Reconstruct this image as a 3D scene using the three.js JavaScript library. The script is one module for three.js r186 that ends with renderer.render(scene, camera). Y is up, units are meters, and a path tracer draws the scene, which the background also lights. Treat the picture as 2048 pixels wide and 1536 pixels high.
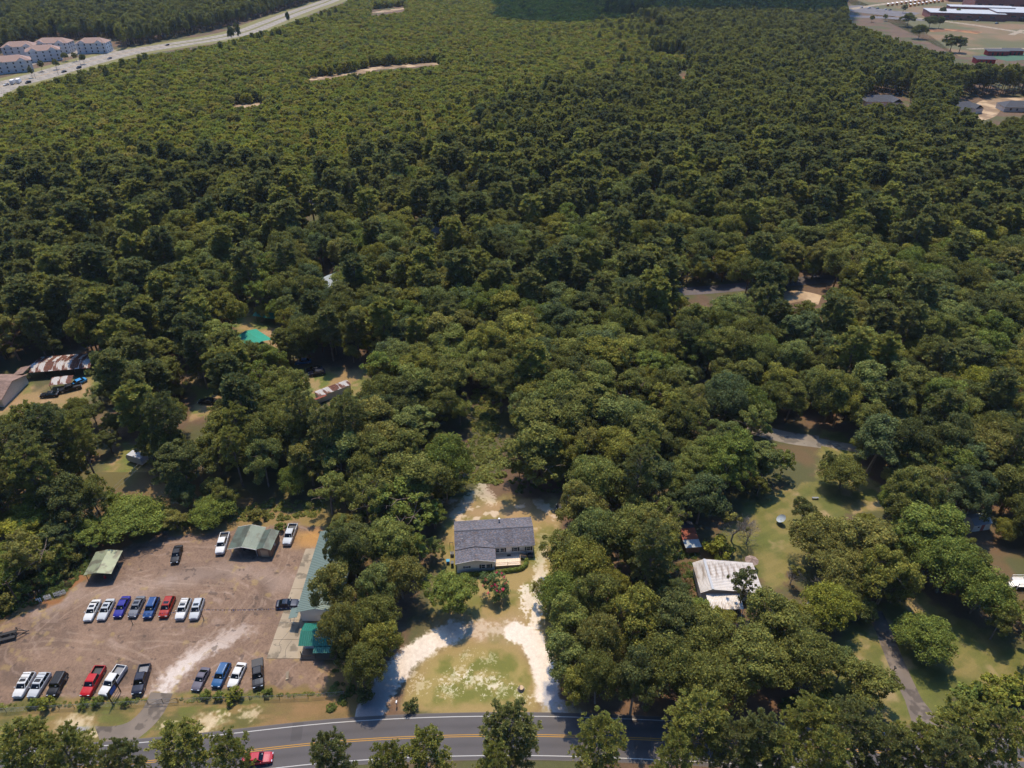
import * as THREE from 'three';
import { Sky } from 'three/addons/objects/Sky.js';
import { mergeGeometries } from 'three/addons/utils/BufferGeometryUtils.js';

// ------------------------------------------------------------------ camera, sky, sun, exposure
const EYE = 116, FOCAL = 1422, HORIZON = -200;                       // flying height in metres; lens and horizon line in pixels of a 2048 x 1536 frame
const PITCH = Math.atan((768 - HORIZON) / FOCAL);
const scene = new THREE.Scene();
const camera = new THREE.PerspectiveCamera(2 * Math.atan(768 / FOCAL) * 180 / Math.PI, 4 / 3, 1, 9000);
camera.position.set(0, EYE, 0);
camera.rotation.set(-PITCH, 0, 0);
const SUN = new THREE.Vector3(-0.03, Math.sin(1.13), -Math.cos(1.13)).normalize();
const sky = new Sky();
sky.name = 'sky';
sky.scale.setScalar(8000);
sky.userData.kind = 'structure';
const su = sky.material.uniforms;
su.sunPosition.value.copy(SUN); su.turbidity.value = 9; su.rayleigh.value = 0.7; su.mieCoefficient.value = 0.004; su.mieDirectionalG.value = 0.75;
if (su.cloudCoverage) { su.cloudCoverage.value = 0.25; su.cloudDensity.value = 0.3; }
scene.add(sky);
scene.environmentIntensity = 0.22;
const sun = new THREE.DirectionalLight(0xffebcb, 4.2);
sun.name = 'sun';
sun.position.copy(SUN).multiplyScalar(600).add(new THREE.Vector3(0, 0, -120));
sun.target.position.set(0, 0, -120);
sun.castShadow = true;
sun.shadow.mapSize.set(4096, 4096);
Object.assign(sun.shadow.camera, { left: -300, right: 300, top: 300, bottom: -300, near: 10, far: 1500 });
scene.add(sun, sun.target);
const renderer = new THREE.WebGLRenderer({ antialias: true });
renderer.toneMapping = THREE.LinearToneMapping;
renderer.toneMappingExposure = 1.25;
renderer.shadowMap.enabled = true;
scene.fog = new THREE.FogExp2(0xbccad8, 0.00005);

// ------------------------------------------------------------------ helpers
const V = (x, y, z) => new THREE.Vector3(x, y, z);
const sP = Math.sin(PITCH), cP = Math.cos(PITCH);
// survey: the place in metres of a point of the land (or of the level h above it) seen at a spot of the frame
function G(px, py, h = 0) {
  const u = (px - 1024) / FOCAL, v = (py - 768) / FOCAL, k = (h - EYE) / -(sP + v * cP);
  return V(u * k, h, -(cP - v * sP) * k);
}
const P2 = (list) => list.map(([a, b]) => { const p = G(a, b); return [p.x, p.z]; });
function rng(seed) { let s = seed | 0; return () => { s = (s + 0x6d2b79f5) | 0; let t = Math.imul(s ^ (s >>> 15), 1 | s); t = (t + Math.imul(t ^ (t >>> 7), 61 | t)) ^ t; return ((t ^ (t >>> 14)) >>> 0) / 4294967296; }; }
const hash = (x, y, s = 0) => { let h = Math.imul(x | 0, 374761393) ^ Math.imul(y | 0, 668265263) ^ Math.imul(s | 0, 1442695041); h = Math.imul(h ^ (h >>> 13), 1274126177); return ((h ^ (h >>> 16)) >>> 0) / 4294967296; };
const LATTICE = new Float32Array(65536); for (let i = 0; i < 65536; i++) LATTICE[i] = hash(i & 255, i >> 8, 5);
function noise(x, y, s = 0, per = 0) {
  const xi = Math.floor(x), yi = Math.floor(y), ox = s * 37, oy = s * 101; let fx = x - xi, fy = y - yi, x0 = xi, x1 = xi + 1, y0 = yi, y1 = yi + 1;
  fx = fx * fx * (3 - 2 * fx); fy = fy * fy * (3 - 2 * fy);
  if (per) { x0 = ((x0 % per) + per) % per; x1 = ((x1 % per) + per) % per; y0 = ((y0 % per) + per) % per; y1 = ((y1 % per) + per) % per; }
  x0 = (x0 + ox) & 255; x1 = (x1 + ox) & 255; y0 = ((y0 + oy) & 255) << 8; y1 = ((y1 + oy) & 255) << 8;
  const a = LATTICE[y0 | x0], b = LATTICE[y0 | x1], c = LATTICE[y1 | x0], d = LATTICE[y1 | x1];
  return a + (b - a) * fx + (c - a) * fy + (a - b - c + d) * fx * fy;
}
function fbm(x, y, s = 0, oct = 4, per = 0) { let v = 0, a = 0.5, t = 0; for (let i = 0; i < oct; i++) { v += a * noise(x, y, s + i * 17, per); t += a; a *= 0.5; x *= 2; y *= 2; per *= 2; } return v / t; }
const clamp = (v, a = 0, b = 1) => Math.min(b, Math.max(a, v));
const smooth = (a, b, v) => { const t = clamp((v - a) / (b - a)); return t * t * (3 - 2 * t); };
const mix3 = (a, b, t) => [a[0] + (b[0] - a[0]) * t, a[1] + (b[1] - a[1]) * t, a[2] + (b[2] - a[2]) * t];
function inPoly(x, z, p) { let c = false; for (let i = 0, j = p.length - 1; i < p.length; j = i++) if ((p[i][1] > z) !== (p[j][1] > z) && x < (p[j][0] - p[i][0]) * (z - p[i][1]) / (p[j][1] - p[i][1]) + p[i][0]) c = !c; return c; }
function segDist(x, z, a, b) { const dx = b[0] - a[0], dz = b[1] - a[1], t = clamp(((x - a[0]) * dx + (z - a[1]) * dz) / (dx * dx + dz * dz || 1)); return Math.hypot(x - a[0] - dx * t, z - a[1] - dz * t); }
function pathDist(x, z, p) { let d = 1e9; for (let i = 1; i < p.length; i++) d = Math.min(d, segDist(x, z, p[i - 1], p[i])); return d; }
function polyDist(x, z, p) { let d = segDist(x, z, p[p.length - 1], p[0]); d = Math.min(d, pathDist(x, z, p)); return inPoly(x, z, p) ? -d : d; }

const taken = new Map();
function numbered(name) { const n = taken.get(name) || 0; taken.set(name, n + 1); return n ? name + '_' + String(n).padStart(3, '0') : name; }
function shade(o) { o.castShadow = true; o.receiveShadow = true; return o; }
function tag(o, label, category, group, kind) { if (label) o.userData.label = label; if (category) o.userData.category = category; if (group) o.userData.group = group; if (kind) o.userData.kind = kind; return o; }
function thing(name, label, category, pos, turn = 0, group) {
  const o = new THREE.Group(); o.name = numbered(name); scene.add(o);
  if (pos) o.position.copy(pos); o.rotation.y = turn;
  return tag(o, label, category, group);
}
function part(parent, name, geometry, material) { const m = shade(new THREE.Mesh(geometry, material)); m.name = name; parent.add(m); return m; }
function structure(name, geometry, material) { const m = shade(new THREE.Mesh(geometry, material)); m.name = numbered(name); m.userData.kind = 'structure'; scene.add(m); return m; }

// geometry collector: flat faces, uv in metres by the way each face points
class Geo {
  constructor() { this.p = []; this.c = null; }
  tri(a, b, c) { this.p.push(a.x, a.y, a.z, b.x, b.y, b.z, c.x, c.y, c.z); return this; }
  quad(a, b, c, d) { return this.tri(a, b, c).tri(a, c, d); }
  hull(b, t) {          // two rings of equal length, bottom and top, closed with fans
    const n = b.length;
    for (let i = 0; i < n; i++) { const j = (i + 1) % n; this.quad(b[i], b[j], t[j], t[i]); }
    for (let i = 1; i < n - 1; i++) { this.tri(b[0], b[i + 1], b[i]); this.tri(t[0], t[i], t[i + 1]); }
    return this;
  }
  box(cx, cy, cz, sx, sy, sz, ry = 0) {
    const c = Math.cos(ry), s = Math.sin(ry), q = (x, y, z) => V(cx + x * c + z * s, cy + y, cz - x * s + z * c), x = sx / 2, y = sy / 2, z = sz / 2;
    return this.hull([q(-x, -y, z), q(x, -y, z), q(x, -y, -z), q(-x, -y, -z)], [q(-x, y, z), q(x, y, z), q(x, y, -z), q(-x, y, -z)]);
  }
  tube(a, b, r0, r1 = r0, n = 6) {
    const d = b.clone().sub(a).normalize(), u = V(d.y, d.z, d.x).cross(d).normalize(), w = d.clone().cross(u), A = [], B = [];
    for (let i = 0; i < n; i++) { const t = i / n * 6.28318, k = u.clone().multiplyScalar(Math.cos(t)).addScaledVector(w, Math.sin(t)); A.push(a.clone().addScaledVector(k, r0)); B.push(b.clone().addScaledVector(k, r1)); }
    return this.hull(A, B);
  }
  beam(a, b, w, h = w) {   // rectangular bar from a to b
    const d = b.clone().sub(a).normalize(), s = Math.abs(d.y) > 0.98 ? V(1, 0, 0) : V(0, 1, 0).cross(d).normalize(), u = d.clone().cross(s).normalize();
    const ring = (p) => [[-1, -1], [1, -1], [1, 1], [-1, 1]].map(([i, j]) => p.clone().addScaledVector(s, i * w / 2).addScaledVector(u, j * h / 2));
    return this.hull(ring(a), ring(b));
  }
  slab(poly, y0, y1) {     // convex plan polygon [[x,z]...] between two heights
    let area = 0; poly.forEach((p, i) => { const q = poly[(i + 1) % poly.length]; area += p[0] * q[1] - q[0] * p[1]; });
    const o = area > 0 ? poly.slice().reverse() : poly;
    return this.hull(o.map(([x, z]) => V(x, y0, z)), o.map(([x, z]) => V(x, y1, z)));
  }
  build() {
    const g = new THREE.BufferGeometry(), p = new Float32Array(this.p);
    g.setAttribute('position', new THREE.BufferAttribute(p, 3)); g.computeVertexNormals();
    const n = g.attributes.normal.array, uv = new Float32Array(p.length / 3 * 2);
    for (let i = 0; i < p.length / 3; i++) {
      const ax = Math.abs(n[i * 3]), ay = Math.abs(n[i * 3 + 1]), az = Math.abs(n[i * 3 + 2]);
      const [u, v] = ay > 0.6 ? [p[i * 3], p[i * 3 + 2]] : ax > az ? [p[i * 3 + 2], p[i * 3 + 1]] : [p[i * 3], p[i * 3 + 1]];
      uv[i * 2] = u; uv[i * 2 + 1] = v;
    }
    g.setAttribute('uv', new THREE.BufferAttribute(uv, 2));
    if (this.c) g.setAttribute('color', new THREE.BufferAttribute(new Float32Array(this.c), 3));
    return g;
  }
}
const G1 = (f) => { const g = new Geo(); f(g); return g.build(); };
const boxGeo = (...a) => new Geo().box(...a).build();

// ------------------------------------------------------------------ textures and materials
function tex(n, fn, metres, srgb = true) {
  const d = new Uint8Array(n * n * 4);
  for (let j = 0; j < n; j++) for (let i = 0; i < n; i++) { const c = fn(i / n, j / n), o = (j * n + i) * 4; d[o] = clamp(c[0], 0, 255); d[o + 1] = clamp(c[1], 0, 255); d[o + 2] = clamp(c[2], 0, 255); d[o + 3] = 255; }
  const t = new THREE.DataTexture(d, n, n); t.magFilter = THREE.LinearFilter; t.minFilter = THREE.LinearFilter;
  t.wrapS = t.wrapT = THREE.RepeatWrapping; if (srgb) t.colorSpace = THREE.SRGBColorSpace;
  t.repeat.set(1 / metres, 1 / metres); t.needsUpdate = true; return t;
}
const gr = rng(77);
const grain = (c, k) => { const g = 1 + (gr() - 0.5) * k; return [c[0] * g, c[1] * g, c[2] * g]; };
const std = (color, roughness = 0.8, metalness = 0, more = {}) => new THREE.MeshStandardMaterial({ color, roughness, metalness, side: THREE.DoubleSide, ...more });
const asphaltTex = tex(1024, (u, v) => {
  const a = fbm(u * 6, v * 6, 3, 5, 6), b = noise(u * 128, v * 128, 9, 128), patch = smooth(0.55, 0.7, fbm(u * 3, v * 3, 31, 3, 3));
  const k = 78 + a * 26 + b * 14 - patch * 10; return grain([k * 1.01, k * 0.975, k * 0.985], 0.16);
}, 24);
const concreteTex = tex(1024, (u, v) => {
  const a = fbm(u * 4, v * 4, 5, 5, 4), s = smooth(0.58, 0.72, fbm(u * 7, v * 7, 15, 4, 7)), k = 126 + a * 40 - s * 34;
  return grain([k * 1.02, k * 0.985, k * 0.9], 0.12);
}, 12);
const shingleTex = tex(1024, (u, v) => {
  const row = Math.floor(v * 48), c = Math.floor(u * 24 + (row % 2) * 0.5), h = hash(c % 24, row, 3), edge = (v * 48 % 1) < 0.12 ? 0.8 : 1;
  const warm = smooth(0.72, 1, hash(c % 24, row, 8)), k = (66 + h * 34 + fbm(u * 5, v * 5, 4, 3, 5) * 18) * edge;
  return grain([k * (0.98 + warm * 0.22), k * (0.98 + warm * 0.05), k * (1.06 - warm * 0.1)], 0.18);
}, 7.2);
const brownShingleTex = tex(512, (u, v) => { const row = Math.floor(v * 24), c = Math.floor(u * 12 + (row % 2) * 0.5), h = hash(c % 12, row, 6); const k = 86 + h * 22 + fbm(u * 4, v * 4, 6, 3, 4) * 26; return grain([k * 1.12, k * 0.93, k * 0.84], 0.16); }, 6);
const sidingTex = tex(256, (u, v) => { const t = v * 8 % 1, k = 206 + fbm(u * 6, v * 6, 7, 3, 6) * 16 - (t < 0.1 ? 26 : 0); return grain([k, k * 0.995, k * 0.97], 0.03); }, 1.6);
const rustTex = tex(1024, (u, v) => {
  const sheet = Math.floor(u * 9), o = hash(sheet, Math.floor(v * 2), 4), a = fbm(u * 9, v * 3, 5, 5, 3), f = smooth(0.28, 0.5, a + (o - 0.5) * 0.5);
  const rib = (u * 72 % 1) < 0.22 ? 0.84 : 1; return grain(mix3([176, 172, 168], mix3([112, 60, 38], [70, 42, 34], fbm(u * 20, v * 12, 8, 3, 4)), f).map((x) => x * rib), 0.16);
}, 7.2);
const paleMetalTex = tex(1024, (u, v) => {
  const s = smooth(0.56, 0.74, fbm(u * 14, v * 2, 9, 5, 2)), w = fbm(u * 5, v * 5, 19, 4, 5), rib = (u * 36 % 1) < 0.2 ? 0.9 : 1;
  return grain(mix3([196, 189, 180], [128, 112, 96], s * 0.8).map((x) => x * (0.9 + w * 0.18) * rib), 0.08);
}, 9);
const greenMetalTex = tex(512, (u, v) => { const w = fbm(u * 4, v * 4, 12, 4, 4), d = smooth(0.6, 0.75, fbm(u * 3, v * 3, 44, 4, 3)); return grain(mix3([96, 108, 94], [80, 84, 70], d).map((x) => x * (0.86 + w * 0.26)), 0.07); }, 6);
const oldGreenTex = tex(512, (u, v) => { const w = fbm(u * 4, v * 4, 13, 4, 4), d = smooth(0.55, 0.7, fbm(u * 4, v * 4, 46, 4, 4)); return grain(mix3([140, 146, 116], [112, 110, 88], d).map((x) => x * (0.88 + w * 0.22)), 0.07); }, 6);
const brickTex = tex(512, (u, v) => { const row = Math.floor(v * 32), c = Math.floor(u * 16 + (row % 2) / 2), h = hash(c % 16, row, 2), m = (v * 32 % 1) < 0.12; const k = 0.85 + h * 0.3; return m ? [150, 128, 116] : grain([138 * k, 76 * k, 62 * k], 0.1); }, 6);
const deckTex = tex(256, (u, v) => { const i = Math.floor(u * 12), k = 188 + hash(i, 3) * 24 + fbm(u * 24, v * 3, 4, 3, 3) * 18; return (u * 12 % 1) < 0.08 ? [96, 82, 68] : grain([k * 1.02, k * 0.93, k * 0.82], 0.05); }, 1.7);
const trackTex = tex(512, (u, v) => grain(mix3([172, 148, 116], [126, 104, 78], smooth(0.35, 0.65, fbm(u * 6, v * 6, 61, 5, 6))), 0.14), 40);
const barkTex = tex(256, (u, v) => { const k = 84 + fbm(u * 12, v * 4, 5, 4, 4) * 62; return grain([k * 1.04, k * 0.92, k * 0.8], 0.2); }, 2);
const M = {
  asphalt: std(0xffffff, 0.93, 0, { map: asphaltTex }), concrete: std(0xfff0dc, 0.9, 0, { map: concreteTex }), shingle: std(0xffffff, 0.92, 0, { map: shingleTex }),
  brownRoof: std(0xffffff, 0.92, 0, { map: brownShingleTex }), siding: std(0xffffff, 0.7, 0, { map: sidingTex }), rust: std(0xffffff, 0.75, 0.2, { map: rustTex }),
  paleMetal: std(0xffffff, 0.55, 0.15, { map: paleMetalTex }), greenMetal: std(0xffffff, 0.5, 0.15, { map: greenMetalTex }), oldGreen: std(0xffffff, 0.55, 0.15, { map: oldGreenTex }),
  brick: std(0xffffff, 0.9, 0, { map: brickTex }), deck: std(0xffffff, 0.85, 0, { map: deckTex }), bark: std(0xffffff, 0.95, 0, { map: barkTex }),
  teal: std(0x0f6455, 0.55, 0.1), tealBright: std(0x148a70, 0.55, 0.1), white: std(0xe4e2dc, 0.6), offWhite: std(0xcfcac0, 0.8), trim: std(0xd9d7d0, 0.6), dark: std(0x1c1c1e, 0.6), black: std(0x0d0d0f, 0.5),
  tyre: std(0x121212, 0.9), rim: std(0x9a9ca0, 0.35, 0.7), glass: std(0x0b1013, 0.08, 0.0), pane: std(0x27313a, 0.08, 0.1), lampGlass: std(0xcfd6da, 0.15, 0.2), tail: std(0x7a0c0c, 0.3), chrome: std(0xb6b8ba, 0.25, 0.8),
  steel: std(0x8b8f90, 0.45, 0.6), blackSteel: std(0x1b1a1c, 0.55, 0.3), wood: std(0x8a6f55, 0.9), oldWood: std(0x5c4a3c, 0.95), shutter: std(0x14201f, 0.7), grey: std(0x77787a, 0.8), tanWood: std(0xb49a78, 0.85),
  greyRoof: std(0x8f979a, 0.7), whiteRoof: std(0xa4a7aa, 0.75), slate: std(0x45474d, 0.95), aptRoof: std(0x8d7467, 0.9), yellowLine: std(0xa87c26, 0.85), whiteLine: std(0xa9a7a1, 0.85), tanRoof: std(0xbfae8e, 0.8),
  red: std(0xb01a1e, 0.6), blue: std(0x2d62a8, 0.6), bus: std(0xc8781a, 0.5), greenGrey: std(0x5f6f66, 0.55, 0.1), deadWood: std(0x7d756c, 0.95), bloom: std(0xc4305e, 0.8), cloth: std(0x8d7a6d, 0.95), track: std(0xffffff, 0.95, 0, { map: trackTex }), clay: std(0xe0b890, 0.95, 0, { map: trackTex }),
};

// ------------------------------------------------------------------ the land
const floorColor = (x, z) => {
  const a = fbm(x * 0.11, z * 0.11, 2, 4), b = fbm(x * 0.9, z * 0.9, 6, 3), g = smooth(0.42, 0.62, fbm(x * 0.07, z * 0.07, 21, 4));
  return mix3(mix3([74, 58, 44], [112, 88, 64], a * 0.6 + b * 0.4), [70, 76, 38], g * 0.75);
};
{
  const t = tex(1024, (u, v) => { const a = fbm(u * 9, v * 9, 2, 4, 9), b = fbm(u * 72, v * 72, 6, 3, 72), g = smooth(0.45, 0.65, fbm(u * 6, v * 6, 21, 4, 6)); return grain(mix3(mix3([74, 58, 44], [112, 88, 64], a * 0.6 + b * 0.4), [70, 76, 38], g * 0.75), 0.2); }, 80);
  const g = new THREE.PlaneGeometry(9000, 9000); g.rotateX(-Math.PI / 2);
  const uv = g.attributes.uv; for (let i = 0; i < uv.count; i++) uv.setXY(i, uv.getX(i) * 9000, uv.getY(i) * 9000);
  structure('ground', g, std(0xffffff, 1, 0, { map: t }));
}
function sheet(name, x0, z0, x1, z1, y, n, fn) {        // a level sheet whose texels are computed in metres
  const m = Math.round(n * Math.abs(z1 - z0) / (x1 - x0)), d = new Uint8Array(n * m * 4);
  for (let j = 0; j < m; j++) for (let i = 0; i < n; i++) { const c = grain(fn(x0 + (i + 0.5) / n * (x1 - x0), z0 + (j + 0.5) / m * (z1 - z0)), 0.13), o = (j * n + i) * 4; for (let k = 0; k < 3; k++) d[o + k] = clamp(c[k], 0, 255); d[o + 3] = 255; }
  const t = new THREE.DataTexture(d, n, m); t.magFilter = THREE.LinearFilter; t.minFilter = THREE.LinearFilter; t.colorSpace = THREE.SRGBColorSpace; t.needsUpdate = true;
  const g = new THREE.BufferGeometry();
  g.setAttribute('position', new THREE.BufferAttribute(new Float32Array([x0, y, z0, x1, y, z0, x1, y, z1, x0, y, z1]), 3));
  g.setAttribute('uv', new THREE.BufferAttribute(new Float32Array([0, 0, 1, 0, 1, 1, 0, 1]), 2)); g.setIndex(z1 > z0 ? [0, 2, 1, 0, 3, 2] : [0, 1, 2, 0, 2, 3]); g.computeVertexNormals();
  return structure(name, g, std(0xffffff, 0.97, 0, { map: t }));
}
const curve = (pts, n) => new THREE.CatmullRomCurve3(pts, false, 'catmullrom', 0.5).getSpacedPoints(n);
function ribbon(pts, half, y, offset = 0, n = 60, lengthwise = false) {     // a level strip along a path; half may be a function of 0..1
  const c = curve(pts, n), g = new Geo(), L = [], R = [];
  c.forEach((p, i) => { const a = c[Math.max(0, i - 1)], b = c[Math.min(n, i + 1)], d = V(b.x - a.x, 0, b.z - a.z).normalize(), s = V(-d.z, 0, d.x), h = typeof half === 'function' ? half(i / n) : half;
    L.push(V(p.x, y, p.z).addScaledVector(s, offset - h)); R.push(V(p.x, y, p.z).addScaledVector(s, offset + h)); });
  for (let i = 0; i < n; i++) g.quad(L[i], R[i], R[i + 1], L[i + 1]);
  const out = g.build();
  if (lengthwise) { const uv = out.attributes.uv, len = [0]; for (let i = 1; i <= n; i++) len.push(len[i - 1] + c[i].distanceTo(c[i - 1])); for (let i = 0; i < n; i++) [[i, 0], [i, 1], [i + 1, 1], [i, 0], [i + 1, 1], [i + 1, 0]].forEach(([k, s], j) => uv.setXY(i * 6 + j, len[k], s)); }
  return out;
}
const roadTex = tex(1024, (u, v) => {
  const a = fbm(u * 5, v * 3, 3, 5, 1), st = fbm(u * 3, v * 40, 14, 3, 1), crack = smooth(0.025, 0.006, Math.abs(fbm(u * 8, v * 4, 25, 4, 1) - 0.5)) * smooth(0.5, 0.62, fbm(u * 4, v * 2, 35, 3, 1)), patch = u > 0.3 && u < 0.38 && v > 0.54 ? 0.86 : u > 0.71 && u < 0.76 && v < 0.4 ? 0.9 : 1;
  const wheel = Math.exp(-(((Math.abs(v - 0.5) - 0.2) % 1 / 0.05) ** 2)) * 5, edge = smooth(0.94, 1, Math.abs(v - 0.5) * 2), k = (62 + a * 16 + st * 16 - wheel) * patch * (1 - crack * 0.4);
  return grain(mix3([k * 1.02, k * 0.97, k * 0.955], [124, 110, 92], edge * 0.5 * st * 1.6), 0.15);
}, 1); roadTex.repeat.set(1 / 36, 1);
const roadTop = [V(-170, 0, -56), V(-125, 0, -59.5), V(-84, 0, -62.4), V(-56, 0, -64.8), V(-28, 0, -67.9), V(-2, 0, -68.9), V(24, 0, -68.2), V(57, 0, -66.3), V(86, 0, -64.6), V(140, 0, -61.5), V(190, 0, -59)];
const roadMid = roadTop.map((p) => V(p.x, 0, p.z + 3.4));
const roadPath = curve(roadMid, 80).map((p) => [p.x, p.z]);
{
  const road = structure('road', ribbon(roadMid, 4.15, 0.045, 0, 90, true), std(0xffffff, 0.9, 0, { map: roadTex }));
  for (const [name, off, w, m] of [['edge_line', -3.4, 0.07, M.whiteLine], ['edge_line', 3.4, 0.07, M.whiteLine], ['centre_line', -0.16, 0.06, M.yellowLine], ['centre_line', 0.16, 0.06, M.yellowLine]]) part(road, name, ribbon(roadMid, w, 0.053, off, 90), m);
}
const grass = [104, 100, 46], lush = [88, 92, 36], dry = [138, 118, 72], soil = [118, 94, 72], sandC = [214, 203, 186];
// --- the gravel yard of the car lot with the grass verge before it
const lotPoly = P2([[-120, 1412], [0, 1404], [150, 1396], [290, 1391], [345, 1388], [470, 1382], [560, 1377], [640, 1372], [655, 1310], [625, 1300], [648, 1056], [596, 1046], [520, 1052], [430, 1064], [372, 1074], [330, 1068], [270, 1087], [225, 1107], [172, 1160], [130, 1200], [60, 1222], [0, 1250], [-120, 1300]]);
const lotSand = P2([[312, 1400], [338, 1362], [362, 1338], [398, 1308], [440, 1282], [486, 1262]]);
const lotPale = P2([[90, 1215], [150, 1190], [230, 1190], [330, 1160], [480, 1140], [570, 1165]]);
const ruts = [[[318, 1390], [370, 1310], [460, 1255], [520, 1200], [500, 1150], [400, 1128], [280, 1150], [190, 1188], [120, 1230], [60, 1290], [40, 1350]], [[322, 1390], [300, 1330], [220, 1298], [120, 1288], [20, 1300], [-60, 1330]], [[600, 1210], [520, 1185], [400, 1176], [300, 1168], [236, 1150], [232, 1110], [262, 1085]], [[520, 1330], [440, 1290], [330, 1275], [200, 1280], [90, 1265]], [[575, 1090], [560, 1140], [500, 1180], [440, 1260], [360, 1330], [326, 1390]]].map((l) => curve(l.map(([a, b]) => G(a, b)), 18).map((p) => [p.x, p.z]));
sheet('gravel_yard', -118, -58, -27, -132, 0.02, 1150, (x, z) => {
  const w = (fbm(x * 0.35, z * 0.35, 3, 4) - 0.5) * 3.6, d = polyDist(x, z, lotPoly) + w, f = fbm(x * 0.16, z * 0.16, 5, 5), h = fbm(x * 1.5, z * 1.5, 9, 3);
  const cx = x + 66, cz = (z + 88) * 1.3, r = Math.hypot(cx, cz), a = Math.atan2(cz, cx), swirl = fbm(r * 0.9 + f * 5 + x * 0.12, a * 3 + 8 + f * 3, 12, 4);
  let g = mix3([92, 74, 60], [136, 111, 91], f * 0.4 + h * 0.25 + swirl * 0.3 + (noise(x * 5, z * 5, 8) - 0.5) * 0.5 + 0.08);
  g = mix3(g, [80, 65, 54], smooth(0.55, 0.75, fbm(x * 0.1 + 5, z * 0.13, 33, 4)) * 0.55);
  g = mix3(g, [164, 146, 133], smooth(0.6, 0.82, swirl) * 0.3);
  g = mix3(g, [160, 143, 131], smooth(4, 0, pathDist(x, z, lotPale) + w * 1.2) * 0.35);
  g = mix3(g, [188, 176, 165], smooth(2.9, 0.2, pathDist(x, z, lotSand) + (h - 0.5) * 3 + w * 0.6) * (0.45 + 0.55 * smooth(-90, -76, z)));
  g = mix3(g, [150, 128, 76], smooth(0.66, 0.8, fbm(x * 0.55, z * 0.55, 51, 4)) * 0.45);
  let rut = 0; for (const t of ruts) rut = Math.max(rut, smooth(0.5, 0.05, Math.abs(pathDist(x, z, t) - 0.8) + (h - 0.5) * 0.5)); g = mix3(g, rut * f > 0.28 ? [166, 146, 126] : [86, 69, 57], rut * 0.26 * smooth(0.3, 0.6, fbm(x * 0.5, z * 0.5, 88, 3)));
  g = mix3(g, [52, 44, 40], smooth(0.74, 0.8, fbm(x * 0.8, z * 0.8, 58, 3)) * 0.4);
  g = mix3(g, [172, 126, 62], smooth(5, 1, Math.hypot((x + 42.5) * 0.7, z + 109.5) + w) * 0.7);
  let o = mix3(floorColor(x, z), [108, 92, 48], 0.45);
  if (z > -84 && x > -110) { // verge towards the road
    const t = fbm(x * 0.22, z * 0.5, 71, 5); o = mix3([86, 82, 38], [120, 100, 58], smooth(0.35, 0.62, t));
    o = mix3(o, lush, smooth(0.5, 0.68, fbm(x * 0.3, z * 0.6, 77, 4)) * 0.7);
    for (const [px, py, rr] of [[150, 1450, 2.6], [420, 1440, 2.2], [435, 1432, 1.2], [500, 1428, 1.6], [190, 1470, 1], [330, 1450, 1], [395, 1462, 1.5]]) { const p = G(px, py); o = mix3(o, [186, 168, 136], smooth(rr, rr * 0.2, Math.hypot((x - p.x) * 0.6, z - p.z) + (h - 0.5) * 2.4) * 0.8); }
    const p = G(150, 1462); o = mix3(o, [138, 134, 132], smooth(1.3, 0.8, Math.hypot((x - p.x) * 0.55 + (z - p.z) * 0.5, (z - p.z) * 1.3) + (h - 0.5) * 0.7));
    o = mix3(o, [128, 96, 66], smooth(-46, -40, x + w) * 0.55);
  } else if (x < -78) o = mix3(o, [126, 86, 50], smooth(9, 2, Math.abs(d)) * smooth(0.35, 0.55, fbm(x * 0.4, z * 0.4, 81, 4)));
  else o = mix3(o, [134, 112, 66], smooth(9, 1, d) * 0.7);
  return mix3(g, o, smooth(-0.5, 0.6, d));
});
// --- the yard of the house: lawn, white sand loop drive
const driveWest = P2([[735, 1436], [752, 1398], [784, 1350], [822, 1312], [862, 1284], [905, 1264]]);
const driveTop = P2([[890, 1268], [950, 1256], [1010, 1262], [1052, 1276]]);
const driveEast = P2([[1128, 1436], [1098, 1404], [1092, 1362], [1082, 1316], [1066, 1276], [1072, 1226], [1078, 1176], [1082, 1120], [1086, 1080]]);
const driveEastLow = P2([[1030, 1264], [1062, 1276], [1082, 1316], [1092, 1362], [1090, 1384]]);
const patchNE = P2([[1040, 1172], [1062, 1170], [1080, 1215], [1046, 1228]]);
const island = P2([[800, 1420], [812, 1366], [846, 1320], [900, 1294], [965, 1284], [1030, 1292], [1064, 1330], [1080, 1376], [1076, 1412], [1066, 1428], [930, 1432]]);
const apronEast = P2([[1076, 1440], [1086, 1396], [1084, 1364], [1112, 1360], [1122, 1398], [1200, 1440]]);
const backPale = P2([[905, 1030], [950, 985], [985, 1003], [960, 965]]);
const yardSpots = [[964, 1360, 1.9], [950, 1352, 1.1], [985, 1368, 1.2], [905, 1357, 1.1], [922, 1341, 0.8], [884, 1362, 0.5], [892, 1377, 0.7], [978, 1320, 0.9], [930, 1311, 0.8], [1062, 1392, 1.1], [1050, 1400, 0.9], [1000, 1378, 1.2], [840, 1372, 1.3], [826, 1350, 1.2], [900, 1390, 0.6], [1036, 1388, 0.9]].map(([a, b, r]) => [G(a, b), r]);
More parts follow.
